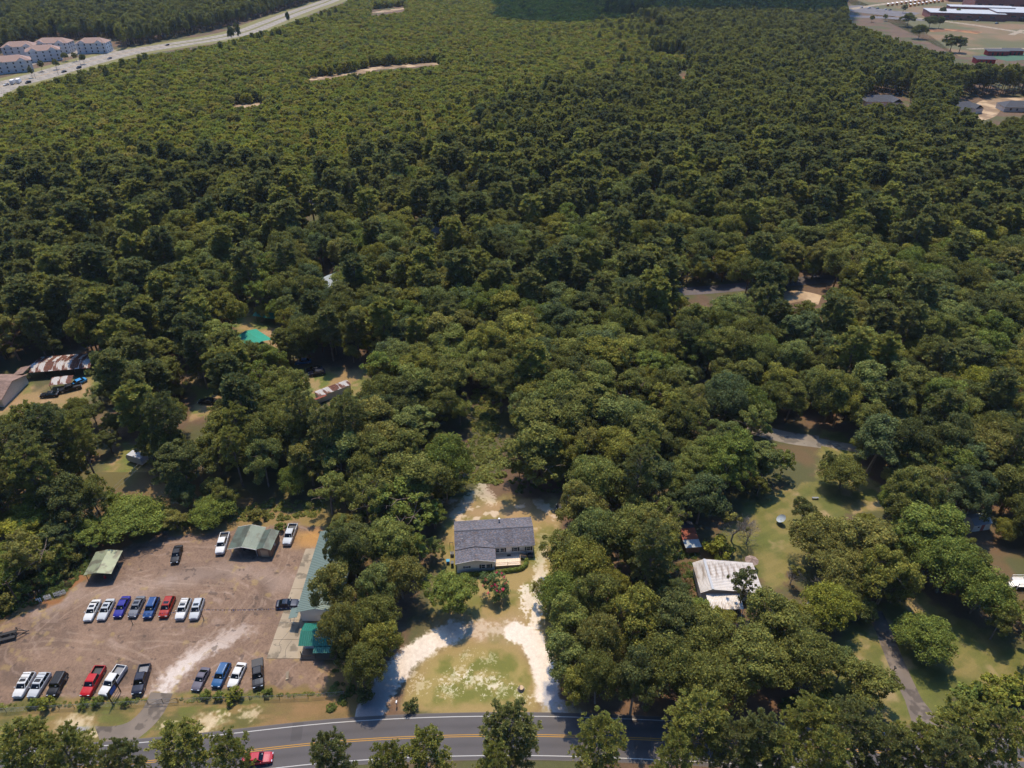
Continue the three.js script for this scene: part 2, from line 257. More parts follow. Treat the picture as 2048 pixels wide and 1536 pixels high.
sheet('house_yard', -27, -64, 26, -128, 0.024, 960, (x, z) => {
  const w = fbm(x * 0.5, z * 0.5, 3, 4) - 0.5, h = fbm(x * 2.2, z * 2.2, 9, 3) - 0.5, f = fbm(x * 0.2, z * 0.2, 15, 4);
  const de = pathDist(x, z, driveEast), dw = pathDist(x, z, driveWest), dt = pathDist(x, z, driveTop), di = polyDist(x, z, island);
  let c = floorColor(x, z);
  const lawn = mix3(mix3(grass, dry, smooth(0.3, 0.62, fbm(x * 0.28, z * 0.28, 41, 4))), lush, smooth(0.52, 0.7, fbm(x * 0.17, z * 0.21, 47, 4)) * 0.7);
  const inYard = smooth(2.5, -1.5, Math.max(Math.abs(x + 2.5) - 12.5, -z - 122, z + 81) + w * 4);
  c = mix3(c, lawn, inYard);
  c = mix3(c, [150, 122, 92], smooth(6, 0, Math.abs(z + 119) + w * 6) * inYard * 0.7);
  c = mix3(c, [190, 172, 150], smooth(0.57, 0.7, fbm(x * 0.5, z * 0.5, 61, 4)) * smooth(-108, -117, z) * inYard * 0.8);
  c = mix3(c, [205, 190, 168], smooth(1.8, 0.3, pathDist(x, z, backPale) + h * 2.5) * 0.6);
  c = mix3(c, [158, 130, 102], smooth(6, 0, dt + w * 5) * 0.75);
  const litter = smooth(-17.5, -20.5, x + w * 5) + smooth(9.5, 13, x + w * 5); c = mix3(c, mix3([120, 92, 70], [84, 66, 50], fbm(x * 0.9, z * 0.9, 63, 3)), clamp(litter) * 0.85);
  const ring = smooth(0.8, -0.8, di + h * 0.6);
  const isl = mix3(mix3([100, 100, 42], [138, 122, 70], smooth(0.36, 0.64, fbm(x * 0.33, z * 0.33, 91, 4))), dry, smooth(-3.4, -0.4, di + w * 4));
  c = mix3(c, isl, ring);
  for (const [p, r] of yardSpots) c = mix3(c, sandC, smooth(r, r * 0.35, Math.hypot((x - p.x) * 0.62, z - p.z) + h * r * 3.4 + w * 1.4 + (fbm(x * 6, z * 6, 95, 2) - 0.5) * 2.2) * 0.34);
  const sandy = Math.max(smooth(3.1, 1.7, dw + h * 1.6 + w), smooth(2.4, 0.6, dt + h * 3.6 + w * 4) * 0.5, smooth(2.7, 1.9, pathDist(x, z, driveEastLow) + h * 0.9), smooth(1.9, 0.5, de + h * 2.6) * smooth(-116, -94, z) * 0.9, smooth(0.5, -0.6, polyDist(x, z, patchNE) + h * 3) * 0.85) * (1 - smooth(-0.2, -1.4, di + h * 1.2));
  c = mix3(c, mix3(sandC, [186, 170, 152], clamp(f * 0.8 + h * 0.7)), clamp(sandy));
  c = mix3(c, [150, 148, 150], smooth(0.3, -0.5, polyDist(x, z, apronEast) + h * 0.8) * 0.95);
  c = mix3(c, [150, 138, 132], smooth(2.6, 1.6, dw + h) * smooth(-78, -71, z));
  return mix3(c, dry, smooth(-72.2, -70.4, z + h) * (1 - clamp(sandy)) * 0.7 * smooth(0, -6, Math.abs(x) - 16));
});
// --- the lawns and woods of the neighbour on the other side
const lawnA = P2([[1440, 1085], [1500, 1000], [1560, 985], [1640, 965], [1650, 868], [1692, 868], [1740, 960], [1790, 1005], [1700, 1030], [1640, 1090], [1580, 1150], [1540, 1190], [1500, 1120]]);
const lawnB = P2([[1640, 1320], [1720, 1230], [1850, 1195], [1960, 1260], [2110, 1330], [2110, 1390], [1900, 1395], [1870, 1445], [1640, 1420]]);
sheet('neighbour_lawn', 26, -60, 118, -158, 0.02, 1000, (x, z) => {
  const w = fbm(x * 0.4, z * 0.4, 3, 4) - 0.5, h = fbm(x * 2, z * 2, 9, 3) - 0.5, f = fbm(x * 0.2, z * 0.2, 25, 5);
  let c = mix3(floorColor(x, z), [104, 76, 54], smooth(0.4, 0.6, fbm(x * 0.13, z * 0.13, 29, 3)) * 0.6);
  const d = Math.min(polyDist(x, z, lawnA), polyDist(x, z, lawnB)) + w * 5;
  let l = mix3(mix3([88, 90, 38], [118, 106, 58], smooth(0.3, 0.65, f)), lush, smooth(0.5, 0.7, fbm(x * 0.3, z * 0.3, 57, 4)) * 0.6);
  l = mix3(l, [150, 126, 92], smooth(0.55, 0.72, fbm(x * 0.24 + 3, z * 0.24, 67, 4)) * 0.7);
  l = mix3(l, [l[0] * 0.92, l[1] * 0.94, l[2] * 0.9], smooth(0.4, 0.6, Math.sin((x * 0.5 + z) * 2.1 + w * 2) * 0.5 + 0.5) * 0.6);
  return mix3(l, c, smooth(-0.5, 1.5, d + h));
});
// --- clearings among the trees to the west
const glades = [[[-20, 790], [60, 770], [110, 790], [190, 745], [200, 770], [150, 815], [-20, 840]], [[385, 770], [430, 780], [450, 830], [400, 835]], [[590, 735], [730, 745], [730, 790], [640, 805], [600, 770]], [[190, 985], [250, 890], [300, 920], [270, 1000], [210, 1010]], [[470, 620], [600, 640], [590, 690], [480, 690]], [[500, 960], [680, 1000], [640, 1045], [560, 1050], [480, 1020], [250, 1060], [60, 1150], [40, 1120], [250, 1030]]].map(P2);
sheet('west_meadow', -172, -128, -27, -232, 0.016, 800, (x, z) => {
  let d = 1e9; for (const g of glades) d = Math.min(d, polyDist(x, z, g)); const w = fbm(x * 0.3, z * 0.3, 3, 4) - 0.5;
  const l = mix3(mix3([90, 98, 40], [136, 112, 74], smooth(0.36, 0.6, fbm(x * 0.12, z * 0.12, 37, 5))), [150, 122, 90], smooth(0.58, 0.7, fbm(x * 0.3, z * 0.3, 39, 4)) * 0.7);
  return mix3(l, floorColor(x, z), smooth(-1, 2.5, d + w * 7));
});
// --- driveways, lanes, tracks
structure('driveway', ribbon([G(324, 1386), G(304, 1425), G(270, 1458), G(205, 1496)], (t) => 2.0 + Math.max(0, t - 0.55) ** 2 * 14, 0.034), std(0xc0b4ae, 0.95, 0, { map: concreteTex }));
structure('driveway', ribbon([G(1748, 1222), G(1766, 1260), G(1790, 1320), G(1822, 1390), G(1856, 1452)], (t) => 1.55 + Math.max(0, t - 0.8) * 5, 0.034), std(0xb8aca8, 0.95, 0, { map: concreteTex }));
const laneMat = std(0xd2cbc6, 0.95, 0, { map: concreteTex });
structure('gravel_lane', ribbon([G(1290, 760), G(1400, 768), G(1440, 800), G(1480, 845), G(1560, 872), G(1640, 884)], 2.6, 0.03), laneMat);
structure('gravel_lane', ribbon([G(1640, 884), G(1700, 895), G(1760, 905)], 1.6, 0.028), laneMat);
structure('back_road', ribbon([G(1200, 592), G(1380, 582), G(1480, 574), G(1600, 562), G(1760, 548), G(2000, 525)], 3.1, 0.03), std(0xe2d9d6, 0.95, 0, { map: asphaltTex }));
structure('sand_turnout', ribbon([G(1560, 598), G(1600, 592), G(1640, 600)], 4, 0.034), M.track);
const ragged = (w) => (t) => w * Math.sin(Math.PI * clamp(t * 0.96 + 0.02)) ** 0.6 * (0.35 + 1.1 * noise(t * 17, w * 3.7, 4));
structure('sand_track', ribbon([G(560, 172), G(600, 160), G(670, 153), G(740, 139), G(800, 131), G(880, 128)], (t) => ragged(8)(t) * (1 + Math.max(0, t - 0.6) * 3), 0.03), M.track);
structure('sand_track', ribbon([G(430, 220), G(490, 212), G(540, 205)], ragged(7), 0.03), M.track);
structure('sand_track', ribbon([G(250, 196), G(252, 184), G(254, 174)], ragged(4), 0.03), M.track);
structure('sand_track', ribbon([G(1340, 175), G(1368, 158), G(1392, 130), G(1400, 96)], ragged(4), 0.03), M.clay);
structure('sand_track', ribbon([G(740, 26), G(775, 22), G(810, 16)], ragged(8), 0.03), M.track);
structure('sand_track', ribbon([G(1820, 232), G(1900, 240), G(1960, 230), G(1990, 205), G(2070, 200)], 8, 0.03), M.track);
structure('sand_track', ribbon([G(1700, 192), G(1760, 215), G(1830, 218)], 6, 0.034), M.clay);
structure('sand_track', ribbon([G(830, 400), G(866, 385), G(850, 372)], 3, 0.03), M.clay);

// ------------------------------------------------------------------ plants: prototypes
function leafGeo(list) {
  const p = new Float32Array(list.length * 18), c = new Float32Array(list.length * 18); let o = 0;
  for (const [pos, nrm, size, tone, stretch] of list) {
    const t = V(nrm.y + 0.31, nrm.z - 0.2, nrm.x + 0.11).applyAxisAngle(nrm, tone[3]).cross(nrm).normalize(), b = nrm.clone().cross(t), s = size / 2;
    const A = pos.clone().addScaledVector(b, -s * stretch), C = pos.clone().addScaledVector(b, s * stretch), B = pos.clone().addScaledVector(t, s).addScaledVector(nrm, -s * 0.35), D = pos.clone().addScaledVector(t, -s).addScaledVector(nrm, -s * 0.35);
    for (const q of [A, B, C, A, C, D]) { p[o] = q.x; p[o + 1] = q.y; p[o + 2] = q.z; c[o] = tone[0]; c[o + 1] = tone[1]; c[o + 2] = tone[2]; o += 3; }
  }
  const g = new THREE.BufferGeometry(); g.setAttribute('position', new THREE.BufferAttribute(p, 3)); g.setAttribute('color', new THREE.BufferAttribute(c, 3)); g.computeVertexNormals(); return g;
}
const ball = (r) => { const z = r() * 2 - 1, a = r() * 6.28318, q = Math.sqrt(1 - z * z); return V(q * Math.cos(a), z, q * Math.sin(a)); };
const tone = (r, base, k = 0.34) => { const t = base * (1 - k + r() * 2 * k), w = (r() - 0.5) * 0.22; return [t * (1 + w), t, t * (1 - w), r() * 6.28]; };
// a broadleaf tree: bole with limbs, and a crown of leaf sprays gathered in clumps round the limb ends
function broadleaf(seed, H, R, { clumps = 60, leaves = 110, flat = 0.36, base = 0.62, leaf = 0.42, lump = 0.3, skirt = -0.55, twigs = 0, lobes = 5 } = {}) {
  const r = rng(seed), T = new Geo(), list = [], cy = H * base, ry = H * flat, lean = V((r() - 0.5) * 0.8, 0, (r() - 0.5) * 0.8);
  const fork = V(lean.x, H * 0.34, lean.z), main = [];
  T.tube(V(0, -0.2, 0), V(lean.x * 0.4, H * 0.18, lean.z * 0.4), H * 0.024, H * 0.019, 8).tube(V(lean.x * 0.4, H * 0.18, lean.z * 0.4), fork, H * 0.019, H * 0.016, 8).tube(fork, V(lean.x * 1.4, H * 0.8, lean.z * 1.4), H * 0.016, H * 0.004, 6);
  for (let i = 0; i < lobes; i++) { const a = i / lobes * 6.283 + r() * 0.9, k = 0.38 + r() * 0.3; main.push([V(lean.x + Math.cos(a) * R * k, cy + (r() - 0.4) * ry * 0.8, lean.z + Math.sin(a) * R * k), 0.42 + r() * 0.3]); }
  main.push([V(lean.x + (r() - 0.5) * R * 0.4, cy + ry * (0.3 + r() * 0.25), lean.z + (r() - 0.5) * R * 0.4), 0.55 + r() * 0.12]);
  for (const [c] of main) T.tube(fork.clone().lerp(V(lean.x, cy, lean.z), r() * 0.5), c, H * 0.01, H * 0.004, 5);
  for (let i = 0; i < clumps; i++) {
    const [mc, mr] = main[Math.floor(r() * main.length)], d = ball(r); if (d.y < skirt) d.y = -d.y;
    const c = mc.clone().add(V(d.x * R * mr, d.y * ry * mr * 1.15, d.z * R * mr).multiplyScalar(0.55 + 0.45 * Math.pow(r(), 0.5))), rc = R * lump * (0.45 + r() * 0.95), ct = 0.8 + r() * 0.4, sq = 0.5 + r() * 0.4;
    if (i % 4 === 0) T.tube(mc, c, H * 0.004, H * 0.0015, 4);
    const n0 = Math.round(leaves * (0.5 + rc / (R * lump) * 0.55));
    for (let k = 0; k < n0; k++) {
      const q = ball(r).addScaledVector(d, 0.5); q.y += 0.2; q.normalize();
      const pos = c.clone().addScaledVector(V(q.x, q.y * sq, q.z), rc * (0.45 + 0.75 * r())), n = q.clone().addScaledVector(ball(r), 0.95).normalize();
      list.push([pos, n, leaf * (0.5 + r() * 0.95), tone(r, ct), 1.3]);
    }
  }
  for (let i = 0; i < twigs; i++) { const [mc, mr] = main[i % main.length], d = ball(r); d.y = Math.abs(d.y) * 0.7; d.normalize(); let p = mc.clone(); for (let k = 0; k < 3; k++) { const e = mc.clone().add(V(d.x * R * mr, d.y * ry * mr, d.z * R * mr).multiplyScalar(0.6 + k * 0.25)).add(ball(r).multiplyScalar(0.3)); T.tube(p, e, 0.05 - k * 0.013, 0.037 - k * 0.012, 3); p = e; } }
  const reach = list.map(([p]) => Math.hypot(p.x - lean.x, p.z - lean.z)).sort((a, b) => a - b)[Math.floor(list.length * 0.93)];
  return { trunk: T.build(), crown: leafGeo(list), H, R: reach };
}
// a pine: straight bole, whorled branches ending in needle tufts
function needles(list, r, pos, out, len, count, ct) {
  for (let k = 0; k < count; k++) {
    const d = out.clone().addScaledVector(ball(r), 0.95); d.y += 0.25; d.normalize();
    const n = ball(r).cross(d).normalize(), l = len * (0.7 + r() * 0.6);
    list.push([pos.clone().addScaledVector(d, l * 0.5), d, n, l, tone(r, ct, 0.22)]);
  }
}
function needleGeo(list, width) {
  const p = new Float32Array(list.length * 9), c = new Float32Array(list.length * 9); let o = 0;
  for (const [pos, d, n, l, t] of list) {
    const s = n.clone().cross(d).normalize(), A = pos.clone().addScaledVector(d, -l * 0.5), B = pos.clone().addScaledVector(d, l * 0.42).addScaledVector(s, width), C = pos.clone().addScaledVector(d, l * 0.5).addScaledVector(s, -width);
    for (const q of [A, B, C]) { p[o] = q.x; p[o + 1] = q.y; p[o + 2] = q.z; c[o] = t[0]; c[o + 1] = t[1]; c[o + 2] = t[2]; o += 3; }
  }
  const g = new THREE.BufferGeometry(); g.setAttribute('position', new THREE.BufferAttribute(p, 3)); g.setAttribute('color', new THREE.BufferAttribute(c, 3)); g.computeVertexNormals(); return g;
}
function pine(seed, H, R, { branches = 58, tufts = 14, blades = 20, low = 0.42, len = 0.52, width = 0.085, cone = 0 } = {}) {
  const r = rng(seed), T = new Geo(), list = [], bend = V((r() - 0.5) * 0.9, 0, (r() - 0.5) * 0.9);
  T.tube(V(0, -0.2, 0), V(bend.x * 0.5, H * 0.5, bend.z * 0.5), H * 0.014, H * 0.011, 8).tube(V(bend.x * 0.5, H * 0.5, bend.z * 0.5), V(bend.x, H * 0.97, bend.z), H * 0.011, H * 0.002, 6);
  for (let i = 0; i < branches; i++) {
    const t = Math.pow((i + r() * 0.8) / branches, 0.9), y = H * (low + (0.97 - low) * t), a = i * 2.39996 + r() * 0.9;
    const prof = cone ? 1.02 - t * 0.98 : Math.sqrt(Math.max(0.03, 1 - Math.pow((t - 0.36) / 0.68, 2))), l = R * prof * (0.68 + r() * 0.42), up = 0.1 + t * 0.75 - 0.25 * r(), ct = 0.86 + r() * 0.28;
    const o = V(bend.x * (0.5 + t / 2), y, bend.z * (0.5 + t / 2)), e = V(o.x + Math.cos(a) * l, y + l * up, o.z + Math.sin(a) * l);
    T.tube(o, e, H * 0.0035, H * 0.001, 3);
    for (let k = 0; k < tufts; k++) {
      const s = 0.35 + 0.68 * Math.pow(r(), 0.75), p = o.clone().lerp(e, s), side = l * 0.22 * (1.2 - s * 0.4);
      p.add(V((r() - 0.5) * 2 * side, (r() - 0.35) * side, (r() - 0.5) * 2 * side));
      needles(list, r, p, V(Math.cos(a) * 0.5, 0.6, Math.sin(a) * 0.5).normalize(), len, blades, ct);
    }
  }
  needles(list, r, V(bend.x, H * 0.97, bend.z), V(0, 1, 0), len, blades * 3, 1);
  return { trunk: T.build(), crown: needleGeo(list, width), H, R };
}
const LUSH = 2.1;
const leafMat = (r, g, b) => new THREE.MeshPhysicalMaterial({ color: new THREE.Color().setRGB(r * LUSH, g * LUSH, b * LUSH), roughness: 1, vertexColors: true, side: THREE.DoubleSide, transmission: 0.4, thickness: 0, specularIntensity: 0.1 });
// leaf colours of the kinds that stand here
const LEAF = { oak: leafMat(0.097, 0.100, 0.024), water_oak: leafMat(0.112, 0.122, 0.030), gum: leafMat(0.095, 0.114, 0.023), dark: leafMat(0.066, 0.073, 0.022), olive: leafMat(0.118, 0.111, 0.028), lime: leafMat(0.135, 0.138, 0.022), myrtle: leafMat(0.087, 0.118, 0.040), holly: leafMat(0.067, 0.083, 0.030), hickory: leafMat(0.126, 0.122, 0.024), maple: leafMat(0.104, 0.118, 0.034) };
const WOOD = ['oak', 'oak', 'dark', 'water_oak', 'gum', 'olive', 'holly', 'hickory', 'maple', 'oak'];
const NEEDLE = { loblolly: leafMat(0.136, 0.136, 0.030), dull: leafMat(0.099, 0.102, 0.030), deep: leafMat(0.074, 0.082, 0.026), young: leafMat(0.158, 0.154, 0.026), sapling: leafMat(0.132, 0.146, 0.026), tawny: leafMat(0.172, 0.15, 0.034) };
const OAKS = [[14, 5.4], [13, 5.2], [15, 5], [12, 5.8], [15, 4.2], [13, 6], [16, 4.4], [12.5, 5.4], [14, 5], [13.5, 4.6]].map(([H, R], i) => broadleaf(100 + i * 7, H, R, { clumps: 96 + (i % 4) * 22, leaves: 158, leaf: 0.275, lump: 0.17 + (i % 5) * 0.02, flat: R < 4.7 ? 0.38 : 0.3 + (i % 3) * 0.03, lobes: 4 + (i % 4), twigs: i % 3 === 1 ? 9 : 0 }));
const THIN = [0, 1].map((i) => broadleaf(300 + i, 14, 5, { clumps: 56, leaves: 125, leaf: 0.275, lump: 0.165, twigs: 12 }));
const PINES = [[20, 3.9], [21, 4.3], [19, 4.1], [22, 3.7], [20, 4.5]].map(([H, R], i) => pine(500 + i * 3, H, R));
const FARPINES = [[17, 3], [18, 3.3], [16, 3], [18.5, 2.8]].map(([H, R], i) => pine(560 + i * 3, H, R, { branches: 40, tufts: 12, blades: 11, low: 0.4, len: 0.8, width: 0.2 }));
const SAPLINGS = [[4.4, 1.9], [3.9, 1.8], [5, 2], [4.2, 1.7]].map(([H, R], i) => pine(600 + i, H, R, { branches: 26, tufts: 8, blades: 7, low: 0.05, len: 0.7, width: 0.19 }));
const SHRUBS = [0, 1, 2].map((i) => broadleaf(700 + i, 2.2, 1.3, { clumps: 16, leaves: 60, flat: 0.46, base: 0.5, leaf: 0.24, lump: 0.42, skirt: -0.9 }));
const bothOf = (p) => { const n = p.trunk.index ? p.trunk.toNonIndexed() : p.trunk.clone(), k = n.attributes.position.count, c = new Float32Array(k * 3); for (let i = 0; i < k; i++) { c[i * 3] = 1.3; c[i * 3 + 1] = 0.85; c[i * 3 + 2] = 2; } n.setAttribute('color', new THREE.BufferAttribute(c, 3)); n.deleteAttribute('uv'); return mergeGeometries([n, p.crown]); };
function plant(name, proto, material, pos, scale, turn, label, category, group) {
  const o = thing(name, label, category, pos, turn, group); o.scale.set(scale[0], scale[1], scale[0]);
  part(o, 'trunk', proto.trunk, M.bark); part(o, 'crown', proto.crown, material); return o;
}

// ------------------------------------------------------------------ woods: where trees stand
const toFrame = (p) => { const y = p.y - EYE, d = -p.z * cP - y * sP; return [1024 + p.x / d * FOCAL, 768 - (y * cP - p.z * sP) / d * FOCAL, d]; };
const OPEN = [
  [[-60, 1262], [60, 1212], [130, 1188], [170, 1150], [188, 1096], [250, 1096], [270, 1085], [330, 1062], [370, 1070], [430, 1056], [490, 1043], [560, 1043], [600, 1036], [655, 1040], [650, 1100], [622, 1200], [608, 1310], [645, 1320], [680, 1370], [690, 1436], [1330, 1424], [1330, 1536], [-60, 1580]],
  [[900, 1030], [950, 966], [990, 962], [1130, 985], [1110, 1030], [1085, 1060], [1075, 1100], [1052, 1180], [1065, 1260], [1098, 1300], [1112, 1380], [1190, 1430], [690, 1440], [740, 1374], [790, 1320], [810, 1240], [840, 1180], [895, 1140]],
  [[938, 965], [1004, 965], [1000, 900], [990, 850], [1000, 780], [950, 775], [946, 860]],
  [[1480, 1010], [1520, 990], [1640, 965], [1655, 870], [1690, 872], [1720, 930], [1770, 1000], [1690, 1010], [1660, 1060], [1600, 1100], [1550, 1130], [1532, 1188], [1390, 1190], [1380, 1120], [1350, 1110], [1350, 1045], [1400, 1050], [1440, 1085]],
  [[1740, 1222], [1800, 1205], [1850, 1198], [1900, 1230], [1990, 1300], [2060, 1330], [2060, 1378], [1900, 1392], [1870, 1445], [1820, 1445], [1700, 1300]],
  [[1484, 850], [1650, 876], [1646, 906], [1520, 884]], [[1385, 756], [1422, 756], [1422, 780], [1385, 780]], [[1370, 570], [1490, 564], [1490, 590], [1370, 597]], [[1565, 572], [1650, 556], [1650, 600], [1570, 615]],
  [[66, 720], [190, 720], [198, 748], [186, 772], [140, 800], [60, 806], [-10, 836], [-10, 752]], [[380, 780], [432, 786], [436, 834], [388, 834]], [[604, 732], [725, 732], [725, 795], [632, 802]],
  [[476, 636], [545, 640], [545, 692], [480, 692]], [[646, 546], [676, 546], [676, 570], [648, 570]], [[832, 446], [884, 446], [884, 457], [832, 457]], [[200, 985], [250, 880], [300, 920], [265, 995]],
  [[1716, 190], [1812, 192], [1826, 214], [1740, 206]], [[1900, 200], [1990, 190], [2060, 192], [2060, 226], [1970, 250], [1940, 222]],
  [[610, 158], [680, 149], [740, 134], [880, 123], [880, 132], [740, 144], [620, 164]], [[247, 176], [258, 176], [257, 190], [247, 190]], [[465, 211], [530, 204], [530, 210], [465, 217]], [[1352, 150], [1372, 136], [1382, 140], [1366, 160]],
  [[-60, 212], [-60, 130], [40, 92], [80, 82], [130, 78], [232, 80], [245, 98], [340, 78], [430, 60], [540, 30], [640, 0], [720, -40], [760, -40], [690, 6], [560, 54], [430, 90], [260, 118], [100, 160]],
  [[1690, -6], [2140, -20], [2140, 136], [1938, 128], [1900, 108], [1850, 96], [1700, 46]], [[1932, 1028], [1994, 1028], [1994, 1068], [1932, 1068]], [[2012, 1120], [2060, 1120], [2060, 1200], [2012, 1190]],
  [[560, 985], [660, 995], [650, 1045], [480, 1045], [420, 1045], [480, 1015]], [[740, 20], [810, 12], [812, 24], [742, 32]], [[595, 395], [640, 395], [640, 410], [595, 410]],
].map(P2).map((p) => { const xs = p.map((q) => q[0]), zs = p.map((q) => q[1]); p.box = [Math.min(...xs), Math.max(...xs), Math.min(...zs), Math.max(...zs)]; return p; });
const isOpen = (x, z) => OPEN.some((p) => x > p.box[0] && x < p.box[1] && z > p.box[2] && z < p.box[3] && inPoly(x, z, p));
// does a tree here stand in a clearing or rise in front of one as seen from the air?
function blocks(x, z, h, r) {
  if (isOpen(x, z) || inPoly(x, z + h * 0.5, OPEN[0]) || inPoly(x, z + h * 0.3, OPEN[0])) return true;
  for (const [f, s] of [[0.32, 0], [0.55, -0.85], [0.55, 0.85], [0.62, 0], [0.8, -0.6], [0.8, 0.6], [0.96, 0]]) { const k = EYE / (EYE - h * f); if (isOpen((x + s * r) * k, z * k)) return true; }
  return false;
}
const plantation = P2([[-400, 420], [0, 384], [110, 398], [250, 386], [400, 372], [560, 386], [700, 366], [850, 330], [960, 288], [1020, 240], [1250, 192], [1384, 160], [1300, 66], [1236, 14], [1150, -50], [730, -50], [640, 12], [430, 88], [260, 118], [100, 160], [-400, 290]]);
const farWood = P2([[-900, 240], [-60, 130], [40, 100], [240, 96], [430, 60], [540, 30], [650, -10], [730, -50], [-900, -50]]);
const young = (x, z) => inPoly(x + (fbm(x * 0.035, z * 0.035, 71, 4) - 0.5) * 90, z + (fbm(x * 0.035, z * 0.035, 77, 4) - 0.5) * 90, plantation);
const R0 = rng(4242);
const pick = (a) => a[Math.floor(R0() * a.length)];
const spots = { broadleaf: [], pine: [], young: [] };               // {x, z, proto, mat, s, turn}
const used = [];
const near = (x, z, d) => used.some((u) => Math.abs(u[0] - x) < d && Math.abs(u[1] - z) < d && Math.hypot(u[0] - x, u[1] - z) < d * 0.5 + u[2] * 0.75);
// --- trees that can be told apart: frame spot of the crown's middle, crown width there, height in metres, kind, leaf colour, label
const single = [];
function put(px, py, w, h, kind, leaf, label, group) {
  const isPine = kind === 'pine', c = G(px, py, h * (isPine ? 0.72 : 0.62)), d = toFrame(c)[2], R = w / FOCAL * d / 2;
  const set = isPine ? PINES : kind === 'thin' ? THIN : OAKS, proto = set[(single.length * 5 + 3) % set.length];
  single.push(1); used.push([c.x, c.z, R]);
  plant(isPine ? 'pine_tree' : 'broadleaf_tree', proto, isPine ? NEEDLE[leaf] : LEAF[leaf], V(c.x, 0, c.z), [R / proto.R, h / proto.H], R0() * 6.28, label, 'tree', group);
}
function putPine(px, top, w, h, label) {
  const c = G(px, top + 4, h), d = toFrame(c)[2], R = w * 0.92 / FOCAL * d / 2, proto = PINES[single.length % PINES.length]; single.push(1); used.push([c.x, c.z, R]);
  plant('pine_tree', proto, single.length % 3 ? NEEDLE.loblolly : NEEDLE.dull, V(c.x, 0, c.z), [R / proto.R, h / proto.H], R0() * 6.28, label, 'tree', 'pines along the road');
}
for (const [px, top, w, label] of [
  [30, 1462, 120, 'tall pine at the corner of the road verge across from the white wagon'], [110, 1474, 110, 'pine rising across the road from the bare patch in the verge'], [225, 1494, 90, 'pine leaning over the mouth of the car lot driveway'], [345, 1462, 110, 'broad pine standing before the car lot driveway mouth'], [452, 1476, 84, 'slim pine over the road just behind the red car'], [655, 1482, 90, 'pine across the road ahead of the red car'],
  [850, 1478, 110, 'bushy pine across the road from the sandy loop drive'], [775, 1504, 80, 'small pine top by the bushy pine across from the loop drive'], [1022, 1424, 122, 'tall pine standing over the road opposite the tree stump'], [1200, 1456, 116, 'rounded pine over the road opposite the sandy drive mouth'], [1405, 1404, 128, 'tallest pine of the road row near the shaded bend'],
  [1478, 1452, 100, 'pine beside the tallest pine of the road row'], [1625, 1408, 104, 'open-crowned pine over the shaded road'], [1570, 1476, 90, 'low pine between two open-crowned pines'], [1722, 1424, 120, 'wide pine before the end of the paved driveway'], [1665, 1478, 100, 'pine low beside the wide driveway pine'],
  [1850, 1462, 110, 'pine just past the mouth of the paved driveway'], [1790, 1478, 100, 'pine low in front of the driveway mouth'], [1940, 1420, 120, 'pine past the driveway beside the yellow-green hedge'], [2020, 1440, 120, 'pine at the far corner of the road row'], [1915, 1478, 110, 'pine low in front of the hedge end of the row'], [1355, 1480, 84, 'small pine below the tallest pine of the road row'], [985, 1508, 80, 'low pine before the tall pine opposite the stump'], [1530, 1440, 90, 'pine between the tallest and the open-crowned pines of the row'],
]) putPine(px, top, w, 16.5 + R0() * 3, label);
